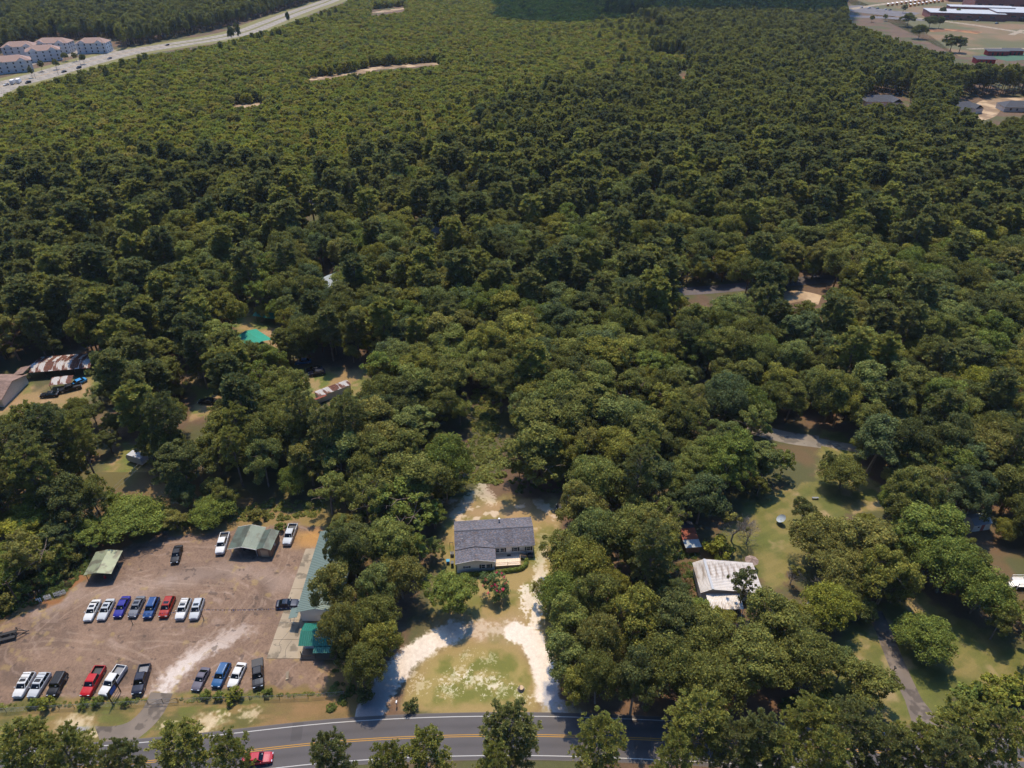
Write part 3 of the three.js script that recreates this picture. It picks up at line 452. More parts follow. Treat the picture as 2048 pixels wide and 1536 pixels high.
for (const [px, py, w, h, kind, leaf, label] of [
  [808, 1012, 150, 14, 'thin', 'gum', 'spreading oak with a visible bole behind the house corner'], [770, 1086, 105, 13, 'oak', 'water_oak', 'oak beside the spreading oak, west of the house'], [800, 1150, 95, 11, 'oak', 'olive', 'oak between the house and the green-roofed workshop'], [756, 1168, 84, 12, 'oak', 'maple', 'oak close behind the green-roofed workshop'],
  [748, 1238, 96, 12, 'oak', 'oak', 'oak above the sandy drive beside the teal-roofed office'], [752, 1290, 90, 11, 'oak', 'hickory', 'oak overhanging the west branch of the loop drive'], [735, 1330, 80, 11, 'oak', 'oak', 'oak nearest the road on the west side of the loop drive'],
  [895, 1182, 104, 8.5, 'oak', 'gum', 'round leafy shade tree on the front lawn of the house'],
  [1196, 962, 110, 14, 'oak', 'water_oak', 'oak behind the dark car in the back yard'], [1168, 1020, 95, 13, 'oak', 'olive', 'oak hiding part of the dark parked car'], [1190, 1070, 100, 14, 'oak', 'maple', 'oak in the tree belt level with the house roof'], [1125, 1100, 92, 11, 'oak', 'oak', 'oak closest to the deck end of the house'], [1170, 1135, 110, 13, 'oak', 'hickory', 'oak in the belt beyond the deck steps'],
  [1200, 1196, 95, 14, 'oak', 'oak', 'oak in the belt next to the worn sand patch'], [1135, 1190, 95, 11, 'oak', 'gum', 'oak leaning over the worn sand patch'], [1150, 1250, 100, 12, 'oak', 'water_oak', 'oak over the shaded east side of the sand drive'], [1200, 1280, 95, 14, 'oak', 'olive', 'oak in the belt behind the sand drive bend'], [1145, 1316, 95, 11, 'oak', 'maple', 'oak over the drive level with the grass island'],
  [1196, 1352, 85, 13, 'oak', 'oak', 'oak in the belt level with the tree stump'], [1150, 1372, 80, 10, 'oak', 'hickory', 'small oak by the concrete mouth of the drive'],
  [672, 1100, 60, 14, 'thin', 'dark', 'thin tree at the head of the long grey roof'], [672, 1176, 96, 15, 'oak', 'olive', 'large oak hiding the long workshop roof'], [680, 1256, 80, 14, 'oak', 'olive', 'oak hanging over the teal-roofed office'], [706, 1112, 80, 15, 'oak', 'dark', 'dark oak behind the long workshop roof'], [688, 1310, 60, 9, 'thin', 'dark', 'small dark tree by the brown corner of the car lot'],
  [1610, 1020, 46, 6, 'oak', 'dark', 'small round tree alone on the mown back lawn'], [1690, 945, 80, 8, 'oak', 'oak', 'rounded tree at the edge of the lawn below the gravel lane'], [1660, 925, 34, 8, 'thin', 'dark', 'narrow dark tree at the corner of the gravel lane'],
  [1640, 1075, 110, 11, 'oak', 'olive', 'broad pecan tree in the middle of the neighbouring lawn'], [1740, 1085, 130, 12, 'oak', 'olive', 'widest pecan tree on the neighbouring lawn'], [1684, 1136, 110, 10, 'oak', 'olive', 'pecan tree over the head of the paved driveway'], [1840, 1060, 140, 13, 'oak', 'gum', 'large tree between the pecans and the small shed'],
  [1858, 1278, 104, 7.5, 'oak', 'gum', 'round dense tree on the grass beside the paved driveway'], [1745, 1372, 112, 9, 'oak', 'oak', 'tree on the grass just west of the paved driveway'], [1965, 1180, 110, 11, 'oak', 'gum', 'tree on the lawn edge by the white steps'], [2000, 1245, 60, 8, 'oak', 'oak', 'tree at the lower end of the lawn edge by the white steps'], [1900, 1130, 120, 13, 'oak', 'gum', 'leafy tree shading the top of the open lawn'],
  [1490, 1175, 60, 11, 'thin', 'dark', 'thin tree standing before the pale metal roof'], [1400, 1268, 125, 11, 'oak', 'oak', 'tree covering the lower edge of the pale metal roof'], [1560, 1250, 130, 12, 'oak', 'oak', 'wide tree below the pale roofed building'], [1660, 1215, 100, 10, 'oak', 'lime', 'yellow-green tree by the tan roofed outbuilding'], [1500, 1310, 150, 13, 'oak', 'oak', 'big tree between the pale roof and the shaded road'], [1610, 1320, 120, 12, 'oak', 'oak', 'tree between the big roadside tree and the driveway grass'], [1350, 1230, 120, 13, 'oak', 'dark', 'dark oak between the house lot and the pale roof'], [1330, 1330, 120, 14, 'oak', 'oak', 'oak by the road east of the house lot'], [1270, 1370, 100, 14, 'oak', 'dark', 'dark oak beside the concrete drive mouth'], [1430, 1370, 120, 12, 'oak', 'oak', 'oak hanging over the shaded bend of the road'],
  [55, 1060, 130, 9, 'oak', 'lime', 'bright green tree at the wild west edge by the wires'], [20, 1120, 110, 7, 'oak', 'gum', 'low tree by the wooden utility pole'], [172, 1072, 80, 5.5, 'oak', 'gum', 'bright bushy tree behind the old carport'], [262, 1032, 120, 6.5, 'oak', 'gum', 'leafy tree in the scrub above the black car'], [350, 1040, 54, 4.5, 'oak', 'olive', 'small tree in the scrub north of the gravel'], [428, 1016, 80, 5, 'oak', 'gum', 'bright bushy sapling north of the two-part carport'],
  [1930, 485, 110, 15, 'oak', 'lime', 'yellow-green tree high in the eastern woods'], [1685, 650, 60, 12, 'oak', 'lime', 'yellow-green tree below the sandy turnout'], [270, 555, 60, 16, 'oak', 'lime', 'yellowish tree in the dark western pines'], [1960, 770, 90, 12, 'oak', 'lime', 'light green tree at the eastern edge of the woods'],
  [1818, 38, 32, 13, 'oak', 'dark', 'largest round tree beside the school car park'], [1862, 41, 26, 12, 'oak', 'dark', 'round tree in front of the long school roof'], [1924, 86, 28, 13, 'oak', 'dark', 'lower dark tree next to the big tree of the school field'], [1881, 42, 15, 12, 'oak', 'holly', 'small round tree beside the school road'], [1906, 84, 34, 14, 'oak', 'dark', 'big dark tree at the corner of the school field'], [1842, 60, 28, 13, 'oak', 'dark', 'dark tree where the pines meet the school field'], [1772, 34, 10, 7, 'oak', 'oak', 'little tree in the school parking islands'], [1745, 36, 9, 7, 'oak', 'oak', 'little tree at the end of the school parking islands'], [1808, 16, 12, 9, 'oak', 'dark', 'small tree beside the parked buses'], [1886, 22, 13, 12, 'oak', 'dark', 'narrow dark tree against the school wall'], [1916, 24, 14, 9, 'oak', 'oak', 'small tree at the bend of the school wall'],
  [128, 112, 12, 7, 'oak', 'oak', 'small tree between two apartment blocks'], [150, 112, 12, 7, 'oak', 'dark', 'small tree beside the detached apartment block'], [165, 116, 12, 8, 'oak', 'dark', 'small tree below the detached apartment block'], [80, 130, 12, 8, 'oak', 'dark', 'small tree before the middle apartment block'], [110, 126, 12, 8, 'oak', 'oak', 'small tree on the verge before the middle apartment block'], [60, 142, 12, 8, 'oak', 'dark', 'small tree beside the edge apartment block'], [462, 66, 14, 16, 'oak', 'dark', 'first tall tree standing in the highway median'], [476, 62, 14, 17, 'oak', 'dark', 'second tall tree standing in the highway median'], [575, 34, 8, 14, 'oak', 'dark', 'lone tree far along the highway'],
]) put(px, py, w, h, kind, leaf, label);
// --- the rest of the woods, one tree to a cell, the cells jittered
const inView = (x, z, h, m) => { const [a, b, d] = toFrame(V(x, h, z)); return d > 5 && a > -m && a < 2048 + m && b > -m * 0.6 && b < 1536 + m * 0.5; };
function fill(x0, x1, z0, z1, cell, choose) {
  for (let z = z0; z > z1; z -= cell) for (let x = x0; x < x1; x += cell) {
    const px = x + (R0() - 0.5) * cell * 0.9, pz = z + (R0() - 0.5) * cell * 0.9, a = R0(), b = R0(), t = R0() * 6.28;
    if (!inView(px, pz, 8, 160)) continue;
    choose(px, pz, a, b, t);
  }
}
const inLot = (x, z) => x > -27 + (z + 70) * 0.06 && x < 18 - (z + 70) * 0.15 && z < -70 && z > -222;
const add = (kind, proto, mat, x, z, R, h, t) => { spots[kind].push({ x, z, proto, mat, s: [R / proto.R, h / proto.H], t, h }); };
fill(-290, 290, -70, -375, 7.0, (x, z, a, b, t) => {
  if (young(x, z) || z > -71 + Math.abs(x) * 0.01) return;
  const far = smooth(-230, -330, z), patch = fbm(x * 0.02, z * 0.02, 7, 3);
  const pineShare = inLot(x, z) ? (z < -205 ? 0.6 : 0.06) : clamp(0.24 + far * 0.4 + (patch - 0.5) * 1.3 + (x < -100 ? 0.2 : 0) + (x > 30 && z > -200 ? -0.2 : 0));
  const isPine = a < pineShare, h = isPine ? 16 + b * 6 : (inLot(x, z) ? 12 + b * 4 : 10 + b * 6), R = isPine ? 3.1 + b * 1.4 : (inLot(x, z) ? 4.6 : 3.8) + b * 2.1;
  if (blocks(x, z, h, R) || near(x, z, R * 1.2)) return;
  if (isPine) add('pine', z > -135 ? pick(PINES) : pick(FARPINES), R0() < 0.25 ? 'deep' : R0() < 0.6 ? 'dull' : 'loblolly', x, z, R, h, t);
  else add('broadleaf', R0() < 0.12 ? pick(THIN) : pick(OAKS), pick(WOOD), x, z, R, h, t);
});
fill(-290, 290, -74, -300, 6.2, (x, z, a, b, t) => {          // younger trees under and between the tall ones
  if (young(x, z) || a < 0.25) return; const h = 5 + b * 4, R = 2.3 + b * 1.3; if (blocks(x, z, h, R) || near(x, z, R)) return;
  add('broadleaf', pick(OAKS), pick(WOOD), x, z, R, h, t);
});
fill(-760, 800, -375, -1180, 4.9, (x, z, a, b, t) => {
  if (young(x, z)) return;
  const fw = inPoly(x, z, farWood), isPine = a < (fw ? 0.6 : x > 0 ? 0.9 : 0.65), h = isPine ? 12.5 + b * 6 : 10 + b * 6, R = isPine ? 1.9 + b * 1.1 : 3 + b * 1.6;
  if (blocks(x, z, h * (fw ? 0.4 : 1), R)) return;
  if (isPine) add('pine', pick(FARPINES), R0() < 0.12 ? 'deep' : R0() < 0.3 ? 'dull' : 'loblolly', x, z, R, h, t); else add('broadleaf', pick(OAKS), pick(WOOD), x, z, R, h, t);
});
fill(-560, 330, -290, -1300, 4.0, (x, z, a, b, t) => {
  if (!young(x, z)) return;
  const k = fbm(x * 0.03, z * 0.03, 17, 3), h = 3.6 + b * 2.6 + k * 2; if (a < 0.1 || blocks(x, z, h, 1.4)) return;
  if (a > 0.9 && polyDist(x, z, plantation) > -60 * b - 8) { if (!blocks(x, z, 9, 2)) add('pine', pick(FARPINES), 'loblolly', x, z, 1.7 + b * 0.8, 7 + b * 5, t); return; }
  if (a > 0.98) { if (!blocks(x, z, 8, 2.5)) add('broadleaf', pick(OAKS), pick(WOOD), x, z, 2.2 + b, 6 + b * 3, t); return; }
  add('young', pick(SAPLINGS), R0() < 0.4 ? 'young' : R0() < 0.6 ? 'sapling' : R0() < 0.6 ? 'tawny' : 'dull', x, z, 1.5 + b * 1.1 + k * 0.6, h * 0.95, t);
});
const MARKS = [['the white house', -4, -106], ['the teal-roofed office', -36, -83], ['the ribbed carport', -57, -108], ['the weathered carport', -85, -101], ...[['the utility pole', 38, 1207], ['the dirt trail', 250, 940], ['the rusty barn', 125, 750], ['the brown bungalow', 0, 790], ['the shady glade', 405, 810], ['the rust-streaked shed', 675, 785], ['the teal shelter', 511, 690], ['the blue-grey roof', 660, 575], ['the long white roof', 858, 472], ['the weedy clearing', 975, 890], ['the back yard', 1000, 990], ['the pale-roofed dwelling', 792, 672], ['the pale barn roof', 1455, 1150], ['the garden shed', 1960, 1060], ['the gravel lane', 1560, 872], ['the mown lawn', 1690, 930], ['the lane bend', 1400, 768], ['the back road', 1430, 580], ['the sandy turnout', 1610, 595], ['the round pool', 1540, 668], ['the green hut', 1365, 640], ['the sandy gap', 1758, 208], ['the grey-roofed dwelling', 618, 420], ['the clay track', 850, 385], ['the sandy street', 1950, 225], ['the school field', 1950, 80], ['the apartments', 100, 120], ['the long sand track', 740, 139], ['the short sand track', 490, 212], ['the white camper', 330, 846], ['the loop drive', 830, 1330], ['the paved driveway', 1800, 1340], ['the shaded road', 1400, 1440]].map(([n, a, b]) => { const p = G(a, b); return [n, p.x, p.z]; })];
const whereOf = (x, z) => { const m = MARKS.map(([n, a, b]) => [Math.hypot(a - x, b - z), n]).sort((p, q) => p[0] - q[0]); return [m[0][1], m[1][1]]; };
const tallness = (h, a, b) => h < a ? 'lower' : h < b ? 'middling' : 'tall';
const colourWord = { oak: 'mid green', water_oak: 'light green', gum: 'fresh green', dark: 'dark green', olive: 'olive green', lime: 'yellow-green', loblolly: 'yellowish green', dull: 'dull green', deep: 'deep green', holly: 'blue-green', hickory: 'golden green', maple: 'clear green', young: 'bright green', sapling: 'fresh green', tawny: 'tawny green' };
function grow(kind, name, most, mats, label, category, restName, restLabel) {
  const list = spots[kind].sort((p, q) => Math.hypot(p.x, p.z) - Math.hypot(q.x, q.z)), rest = [];
  let n = 0;
  for (const s of list) {
    const [a, b] = toFrame(V(s.x, s.h * 0.65, s.z)), seen = a > 0 && a < 2048 && b > 0 && b < 1520;
    if (seen && n < most) { n++; const [l, g] = label(s); plant(name, s.proto, mats[s.mat], V(s.x, 0, s.z), s.s, s.t, l, category, g); } else rest.push(s);
  }
  const g = thing(restName, restLabel, 'woods'); g.userData.kind = 'stuff';
  const sets = new Map(); for (const s of rest) { const key = s.proto; if (!sets.has(key)) sets.set(key, []); sets.get(key).push(s); }
  const m = new THREE.Matrix4(), q = new THREE.Quaternion(), up = V(0, 1, 0), white = leafMat(1 / LUSH, 1 / LUSH, 1 / LUSH), c = new THREE.Color();
  for (const [proto, l] of sets) {
    const im = shade(new THREE.InstancedMesh(bothOf(proto), white, l.length)); im.name = 'tree'; im.userData.kind = 'stuff';
    l.forEach((s, i) => { m.compose(V(s.x, 0, s.z), q.setFromAxisAngle(up, s.t), V(s.s[0], s.s[1], s.s[0])); im.setMatrixAt(i, m); const k = 0.8 + hash(i, 5, 9) * 0.4; c.copy(mats[s.mat].color).multiplyScalar(k); im.setColorAt(i, c); });
    g.add(im);
  }
}
const girth = (k) => k < 0.78 ? 'slim' : k < 1 ? 'rounded' : 'broad';
const named = (word, lo, hi, base) => (s) => { const [a, b] = whereOf(s.x, s.z); return [`${tallness(s.h, lo, hi)} ${girth(s.s[0])} ${colourWord[s.mat]} ${word} by ${a}, towards ${b}`, `${base} by ${a}`]; };
grow('broadleaf', 'broadleaf_tree', 235, LEAF, named('broadleaf', 12, 14, 'broadleaf trees'), 'tree', 'mixed_woods', 'green broadleaf woods spreading far around the house lot');
grow('pine', 'pine_tree', 270, NEEDLE, named('pine', 18, 20.5, 'pines'), 'tree', 'pine_forest', 'mature pine forest stretching towards the school and the highway');
grow('young', 'young_pine', 290, NEEDLE, named('young pine', 4, 5, 'young pines at the plantation edge'), 'young pine', 'pine_plantation', 'wide plantation of young pines below the highway');

// ------------------------------------------------------------------ vehicles (front towards +x, wheels on y = 0)
const CARS = {
  sedan: { L: 4.85, W: 1.84, H: 1.46, sh: 0.94, hood: 0.86, tail: 0.98, xa: 1.02, xb: 0.3, xc: -1.05, xd: -1.85, wr: 0.33 },
  coupe: { L: 4.45, W: 1.8, H: 1.33, sh: 0.88, hood: 0.8, tail: 0.93, xa: 0.78, xb: 0.08, xc: -0.85, xd: -1.65, wr: 0.32 },
  suv: { L: 4.8, W: 1.92, H: 1.74, sh: 1.06, hood: 1.0, tail: 1.06, xa: 1.1, xb: 0.42, xc: -1.8, xd: -2.22, wr: 0.37 },
  boxy: { L: 4.4, W: 1.88, H: 1.86, sh: 1.16, hood: 1.1, tail: 1.16, xa: 0.82, xb: 0.58, xc: -1.98, xd: -2.05, wr: 0.41 },
  pickup: { L: 5.85, W: 2.0, H: 1.9, sh: 1.18, hood: 1.14, tail: 1.18, xa: 1.42, xb: 0.78, xc: -0.78, xd: -0.98, wr: 0.42, bed: true },
};
const paintMat = (hex) => new THREE.MeshPhysicalMaterial({ color: hex, roughness: 0.45, metalness: 0, specularIntensity: 0.4, clearcoat: 0.3, clearcoatRoughness: 0.1, side: THREE.DoubleSide });
const PAINT = { white: paintMat(0xc2c2be), silver: paintMat(0xa9adae), black: paintMat(0x0c0d10), navy: paintMat(0x10172a), red: paintMat(0xa30d14), brick: paintMat(0x8e2114), blue: paintMat(0x0b3a6e), indigo: paintMat(0x1d1f78), grey: paintMat(0x63666c), dusk: paintMat(0x57535c), steelBlue: paintMat(0x1d4d78), crimson: paintMat(0x9c0e22), green: paintMat(0x2e4a3c), skyBlue: paintMat(0x2f86c4) };
const wheelCache = new Map();
function wheelGeos(r) {
  if (!wheelCache.has(r)) {
    const tyre = new THREE.TorusGeometry(r - 0.09, 0.1, 6, 16), rim = new THREE.CylinderGeometry(r - 0.13, r - 0.15, 0.16, 12).rotateX(Math.PI / 2);
    wheelCache.set(r, [tyre, rim]);
  }
  return wheelCache.get(r);
}
function loft(sections) {
  const g = new Geo();
  for (let i = 1; i < sections.length; i++) { const a = sections[i - 1], b = sections[i]; for (let k = 0; k < a.length - 1; k++) g.quad(a[k], a[k + 1], b[k + 1], b[k]); g.quad(a[a.length - 1], a[0], b[0], b[b.length - 1]); }
  for (const [s, f] of [[sections[0], 1], [sections[sections.length - 1], -1]]) for (let k = 1; k < s.length - 1; k++) f > 0 ? g.tri(s[0], s[k + 1], s[k]) : g.tri(s[0], s[k], s[k + 1]);
  return g.build();
}
const bodyCache = new Map();
function carGeos(type) {
  if (bodyCache.has(type)) return bodyCache.get(type);
  const c = CARS[type], hl = c.L / 2, w = c.W / 2, end = c.bed ? c.xd - 0.06 : -hl, box = type === 'boxy' ? 0.985 : 0.9;
  const sec = (x, top, k, low) => { const W = w * k, s = top - 0.1; const half = [[W * 0.86, low], [W, low + 0.14], [W, (low + s) / 2 + 0.08], [W * 0.975, s], [W * 0.9, top], [W * 0.45, top + 0.025]]; return [...half.map(([z, y]) => V(x, y, -z)), ...half.reverse().map(([z, y]) => V(x, y, z))]; };
  const st = [sec(hl, c.hood - 0.3, box - 0.08, 0.34), sec(hl - 0.1, c.hood - 0.16, box, 0.24), sec(hl - 0.45, c.hood - 0.05, 0.985, 0.22), sec((hl + c.xa) / 2, c.hood, 1, 0.22), sec(c.xa + 0.05, (c.hood + c.sh) / 2 + 0.03, 1, 0.22), sec(0, c.sh, 1, 0.22)];
  if (c.bed) st.push(sec(end, c.sh, 1, 0.26)); else st.push(sec(c.xd, c.sh, 1, 0.22), sec(-hl + 0.3, c.tail - 0.02, 0.975, 0.24), sec(-hl + 0.06, c.tail - 0.1, box + 0.03, 0.3), sec(-hl, c.tail - 0.32, box - 0.05, 0.36));
  const wb = w * 0.9, wt = w * (type === 'boxy' ? 0.84 : 0.73), yb = c.sh - 0.02, yt = c.H - 0.05;
  const cab = new Geo().hull([V(c.xa, yb, wb), V(c.xa, yb, -wb), V(c.xd, yb, -wb), V(c.xd, yb, wb)].reverse(), [V(c.xb, yt, wt), V(c.xb, yt, -wt), V(c.xc, yt, -wt), V(c.xc, yt, wt)].reverse());
  cab.hull([V(c.xb, yt, wt), V(c.xb, yt, -wt), V(c.xc, yt, -wt), V(c.xc, yt, wt)].reverse(), [V(c.xb - 0.18, c.H, wt * 0.84), V(c.xb - 0.18, c.H, -wt * 0.84), V(c.xc + 0.2, c.H, -wt * 0.84), V(c.xc + 0.2, c.H, wt * 0.84)].reverse());
  const lerp = (a, b, t) => a.clone().lerp(b, t), pane = (A, B, C, D, out) => { const m = (u, v) => lerp(lerp(A, B, u), lerp(D, C, u), v).add(out); return new Geo().quad(m(0.05, 0.07), m(0.95, 0.07), m(0.95, 0.93), m(0.05, 0.93)).build(); };
  const q = { ws: pane(V(c.xa, yb, -wb), V(c.xa, yb, wb), V(c.xb, yt, wt), V(c.xb, yt, -wt), V(0.02, 0.015, 0)), rw: pane(V(c.xd, yb, -wb), V(c.xd, yb, wb), V(c.xc, yt, wt), V(c.xc, yt, -wt), V(-0.02, 0.015, 0)), side: [] };
  for (const s of [-1, 1]) {
    const A = V(c.xa, yb, s * wb), B = V(c.xd, yb, s * wb), C = V(c.xc, yt, s * wt), D = V(c.xb, yt, s * wt), cut = c.bed ? [0, 0.52, 1] : type === 'sedan' || type === 'coupe' ? [0, 0.5, 1] : [0, 0.4, 0.72, 1];
    for (let k = 1; k < cut.length; k++) { const m = (u, v) => lerp(lerp(A, B, u), lerp(D, C, u), v); q.side.push(pane(m(cut[k - 1], 0), m(cut[k], 0), m(cut[k], 1), m(cut[k - 1], 1), V(0, 0.005, s * 0.018))); }
  }
  const r = { c, shell: mergeGeometries([loft(st), cab.build()]), q, end };
  bodyCache.set(type, r); return r;
}
const boxCache = new Map();
const bg = (...a) => { const k = a.join(); if (!boxCache.has(k)) boxCache.set(k, boxGeo(...a)); return boxCache.get(k); };
function vehicle(type, paint, label, front, rear, opt = {}) {
  const { c, shell, q, end } = carGeos(type), d = rear.clone().sub(front).setY(0).normalize(), mid = front.clone().addScaledVector(d, c.L / 2).setY(opt.y ?? 0.03);
  const t = thing(opt.name || (type === 'pickup' ? 'pickup_truck' : 'car'), label, type === 'pickup' ? 'pickup' : 'car', mid, Math.atan2(d.z, -d.x), opt.group), hl = c.L / 2, w = c.W / 2, p = PAINT[paint];
  part(t, 'body', shell, p);
  part(t, 'windshield', q.ws, M.glass); part(t, 'rear_window', q.rw, M.glass); for (const g of q.side) part(t, 'side_window', g, M.glass);
  for (const x of [hl - 0.9 - (c.bed ? 0.1 : 0), -hl + (c.bed ? 1.15 : 0.95)]) for (const s of [-1, 1]) { const wh = new THREE.Group(); wh.name = 'wheel'; wh.position.set(x, c.wr, s * (w - 0.09)); t.add(wh); const [a, b] = wheelGeos(c.wr); part(wh, 'tyre', a, M.tyre); part(wh, 'rim', b, M.rim).position.z = s * 0.01; }
  for (const s of [-1, 1]) {
    part(t, 'headlight', bg(hl - 0.09, c.hood - 0.24, s * w * 0.66, 0.16, 0.14, w * 0.36), M.lampGlass);
    part(t, 'tail_light', bg(-hl + 0.03, c.tail - 0.26, s * w * 0.74, 0.1, c.bed ? 0.3 : 0.2, w * 0.2), M.tail);
    part(t, 'mirror', bg(c.xa - 0.28, c.sh + 0.1, s * (w + 0.1), 0.12, 0.15, 0.2), opt.darkMirror ? M.dark : p);
  }
  part(t, 'grille', bg(hl - 0.02, c.hood - 0.36, 0, 0.06, 0.16, w * 0.9), M.black);
  part(t, 'front_bumper', bg(hl - 0.06, 0.38, 0, 0.16, 0.2, w * 1.6), c.bed ? M.chrome : p);
  if (c.bed) {
    const x0 = end + 0.02, x1 = -hl + 0.04, L = x0 - x1, m = (x0 + x1) / 2, top = c.sh + 0.02, b = new Geo();
    for (const s of [-1, 1]) b.box(m, (top + 0.34) / 2, s * (w - 0.06), L, top - 0.34, 0.12);
    b.box(x1 + 0.04, (top + 0.4) / 2, 0, 0.08, top - 0.4, c.W - 0.26); b.box(x0 - 0.03, (top + 0.6) / 2, 0, 0.05, top - 0.6, c.W - 0.26);
    part(t, 'bed_side', b.build(), p);
    part(t, 'bed_floor', bg(m, 0.72, 0, L - 0.14, 0.06, c.W - 0.28), opt.liner === 'grey' ? M.grey : M.black);
    for (const s of [-1, 1]) part(t, 'bed_liner', bg(m, (top + 0.72) / 2, s * (w - 0.135), L - 0.2, top - 0.76, 0.02), M.dark);
    part(t, 'rear_bumper', bg(-hl - 0.04, 0.52, 0, 0.14, 0.18, c.W * 0.9), M.chrome);
    if (opt.cover) part(t, 'bed_cover', bg(m, top + 0.02, 0, L - 0.1, 0.04, c.W - 0.2), M.dark);
  }
  if (opt.sunroof) part(t, 'sunroof', bg(c.xb - 0.62, c.H + 0.004, 0, 0.62, 0.016, w * 1.05), M.glass);
  if (opt.rails) for (const s of [-1, 1]) part(t, 'roof_rail', bg((c.xb + c.xc) / 2, c.H + 0.02, s * w * 0.6, (c.xb - c.xc) * 0.8, 0.05, 0.05), M.chrome);
  if (opt.bars) for (const x of [0.1, 0.5, 0.9]) part(t, 'roof_bar', bg(c.xb - 0.3 + (c.xc - c.xb + 0.5) * x, c.H + 0.03, 0, 0.07, 0.05, w * 1.3), M.dark);
  if (opt.spare) { const [a] = wheelGeos(0.41); const s = part(t, 'spare_wheel', a, M.tyre); s.rotation.y = Math.PI / 2; s.position.set(-hl - 0.06, 0.98, 0); part(t, 'fender', bg(hl - 0.95, 0.86, 0, 0.95, 0.07, c.W + 0.16), M.dark); part(t, 'fender', bg(-hl + 0.95, 0.86, 0, 0.95, 0.07, c.W + 0.16), M.dark); }
  if (opt.sticker !== false && opt.name === undefined) part(t, 'price_sheet', bg(c.xa - 0.3 * (c.xa - c.xb), c.sh + 0.3 * (c.H - c.sh) + 0.07, -w * 0.4, 0.04, 0.1, 0.26), M.white).rotation.z = 0;
  return t;
}
const Z = (x, y) => G(x / 2.866, 1000 + y / 2.866);                    // spots read off an enlargement of the car lot
const row1 = 'cars in the front row of the lot', row2 = 'cars in the middle row of the lot';
for (const [type, paint, f, r, label, opt] of [
  ['suv', 'white', [105, 1143], [172, 1030], 'white wagon with a dark sunroof at the outer end of the front row', { sunroof: 1, bars: 1 }],
  ['suv', 'silver', [188, 1145], [266, 1020], 'pale silver suv with roof bars beside the black boxy off-roader', { sunroof: 1, bars: 1 }],
  ['boxy', 'black', [300, 1138], [360, 1028], 'black boxy off-road car with a spare wheel on its back', { spare: 1, darkMirror: 1 }],
  ['pickup', 'red', [493, 1140], [570, 1000], 'bright red pickup truck in the front row', { darkMirror: 1 }],
  ['pickup', 'white', [597, 1135], [697, 985], 'white pickup truck standing behind the leaning sign frame', { liner: 'grey', darkMirror: 1 }],
  ['pickup', 'navy', [790, 1128], [832, 990], 'dark navy pickup truck beside the car lot gate', { liner: 'grey' }],
  ['coupe', 'dusk', [1122, 1102], [1170, 1008], 'small grey-purple coupe on the office side of the gate', {}],
  ['suv', 'steelBlue', [1240, 1085], [1292, 975], 'metallic blue suv between the small coupe and the white saloon', { rails: 1 }],
  ['sedan', 'white', [1330, 1085], [1382, 975], 'white saloon behind the largest fence bush', {}],
  ['pickup', 'black', [1485, 1090], [1482, 950], 'black pickup truck with a covered bed at the office end of the front row', { cover: 1 }],
]) vehicle(type, paint, label, Z(...f), Z(...r), { group: row1, ...opt });
for (const [type, paint, f, r, label, opt] of [
  ['sedan', 'white', [505, 703], [552, 610], 'white saloon with a sunroof first in the middle row', { sunroof: 1 }],
  ['sedan', 'silver', [583, 698], [632, 603], 'white-silver saloon with a sunroof second in the middle row', { sunroof: 1 }],
  ['sedan', 'indigo', [676, 682], [718, 596], 'violet-blue saloon in the middle row', {}],
  ['sedan', 'grey', [760, 682], [802, 596], 'grey saloon by the pennant post in the middle row', { sunroof: 1 }],
  ['suv', 'blue', [848, 688], [888, 596], 'deep blue suv beside the brick red suv', { rails: 1 }],
  ['suv', 'brick', [938, 683], [980, 586], 'brick red suv in the middle row', { sunroof: 1 }],
  ['suv', 'white', [1032, 695], [1072, 598], 'large white suv with roof bars beside the brick red suv', { sunroof: 1, bars: 1 }],
  ['suv', 'silver', [1113, 695], [1144, 606], 'white suv with a wide dark sunroof at the office end of the middle row', { sunroof: 1, rails: 1 }],
]) vehicle(type, paint, label, Z(...f), Z(...r), { group: row2, ...opt });
vehicle('sedan', 'black', 'black saloon alone near the back of the gravel yard', Z(1003, 372), Z(1024, 296));
vehicle('pickup', 'white', 'white pickup truck parked beside the two-part carport', Z(1262, 320), Z(1292, 222));
vehicle('pickup', 'silver', 'white pickup truck between the wooden shed and the long workshop', Z(1645, 268), Z(1682, 168), { darkMirror: 1 });
vehicle('coupe', 'navy', 'dark blue hatchback drawn up on the concrete apron', Z(1716, 600), Z(1602, 608), { sunroof: 1 });
vehicle('sedan', 'crimson', 'crimson saloon driving along the road', G(547, 1518), G(495, 1524), { y: 0.055 });
vehicle('suv', 'black', 'dark suv half hidden under oaks in the back yard', G(1112, 1018), G(1150, 1019));
vehicle('sedan', 'black', 'black saloon on the grass before the rusty barn', G(82, 794), G(106, 792), { sticker: false });
vehicle('pickup', 'black', 'black pickup truck beside the lean-to roof', G(118, 786), G(146, 779), { sticker: false });
vehicle('sedan', 'skyBlue', 'bright blue car tucked under the barn lean-to', G(140, 776), G(158, 768), { sticker: false });
vehicle('sedan', 'black', 'black car in the shady glade beside a bush', G(398, 806), G(412, 806), { sticker: false });
vehicle('suv', 'navy', 'dark blue car on the grass above the rust-streaked long roof', G(618, 752), G(642, 748), { sticker: false });
vehicle('sedan', 'black', 'black car parked behind the dark blue car', G(612, 744), G(634, 741), { sticker: false });
vehicle('sedan', 'steelBlue', 'teal blue car deepest under the trees by the long roof', G(590, 729), G(612, 726), { sticker: false });

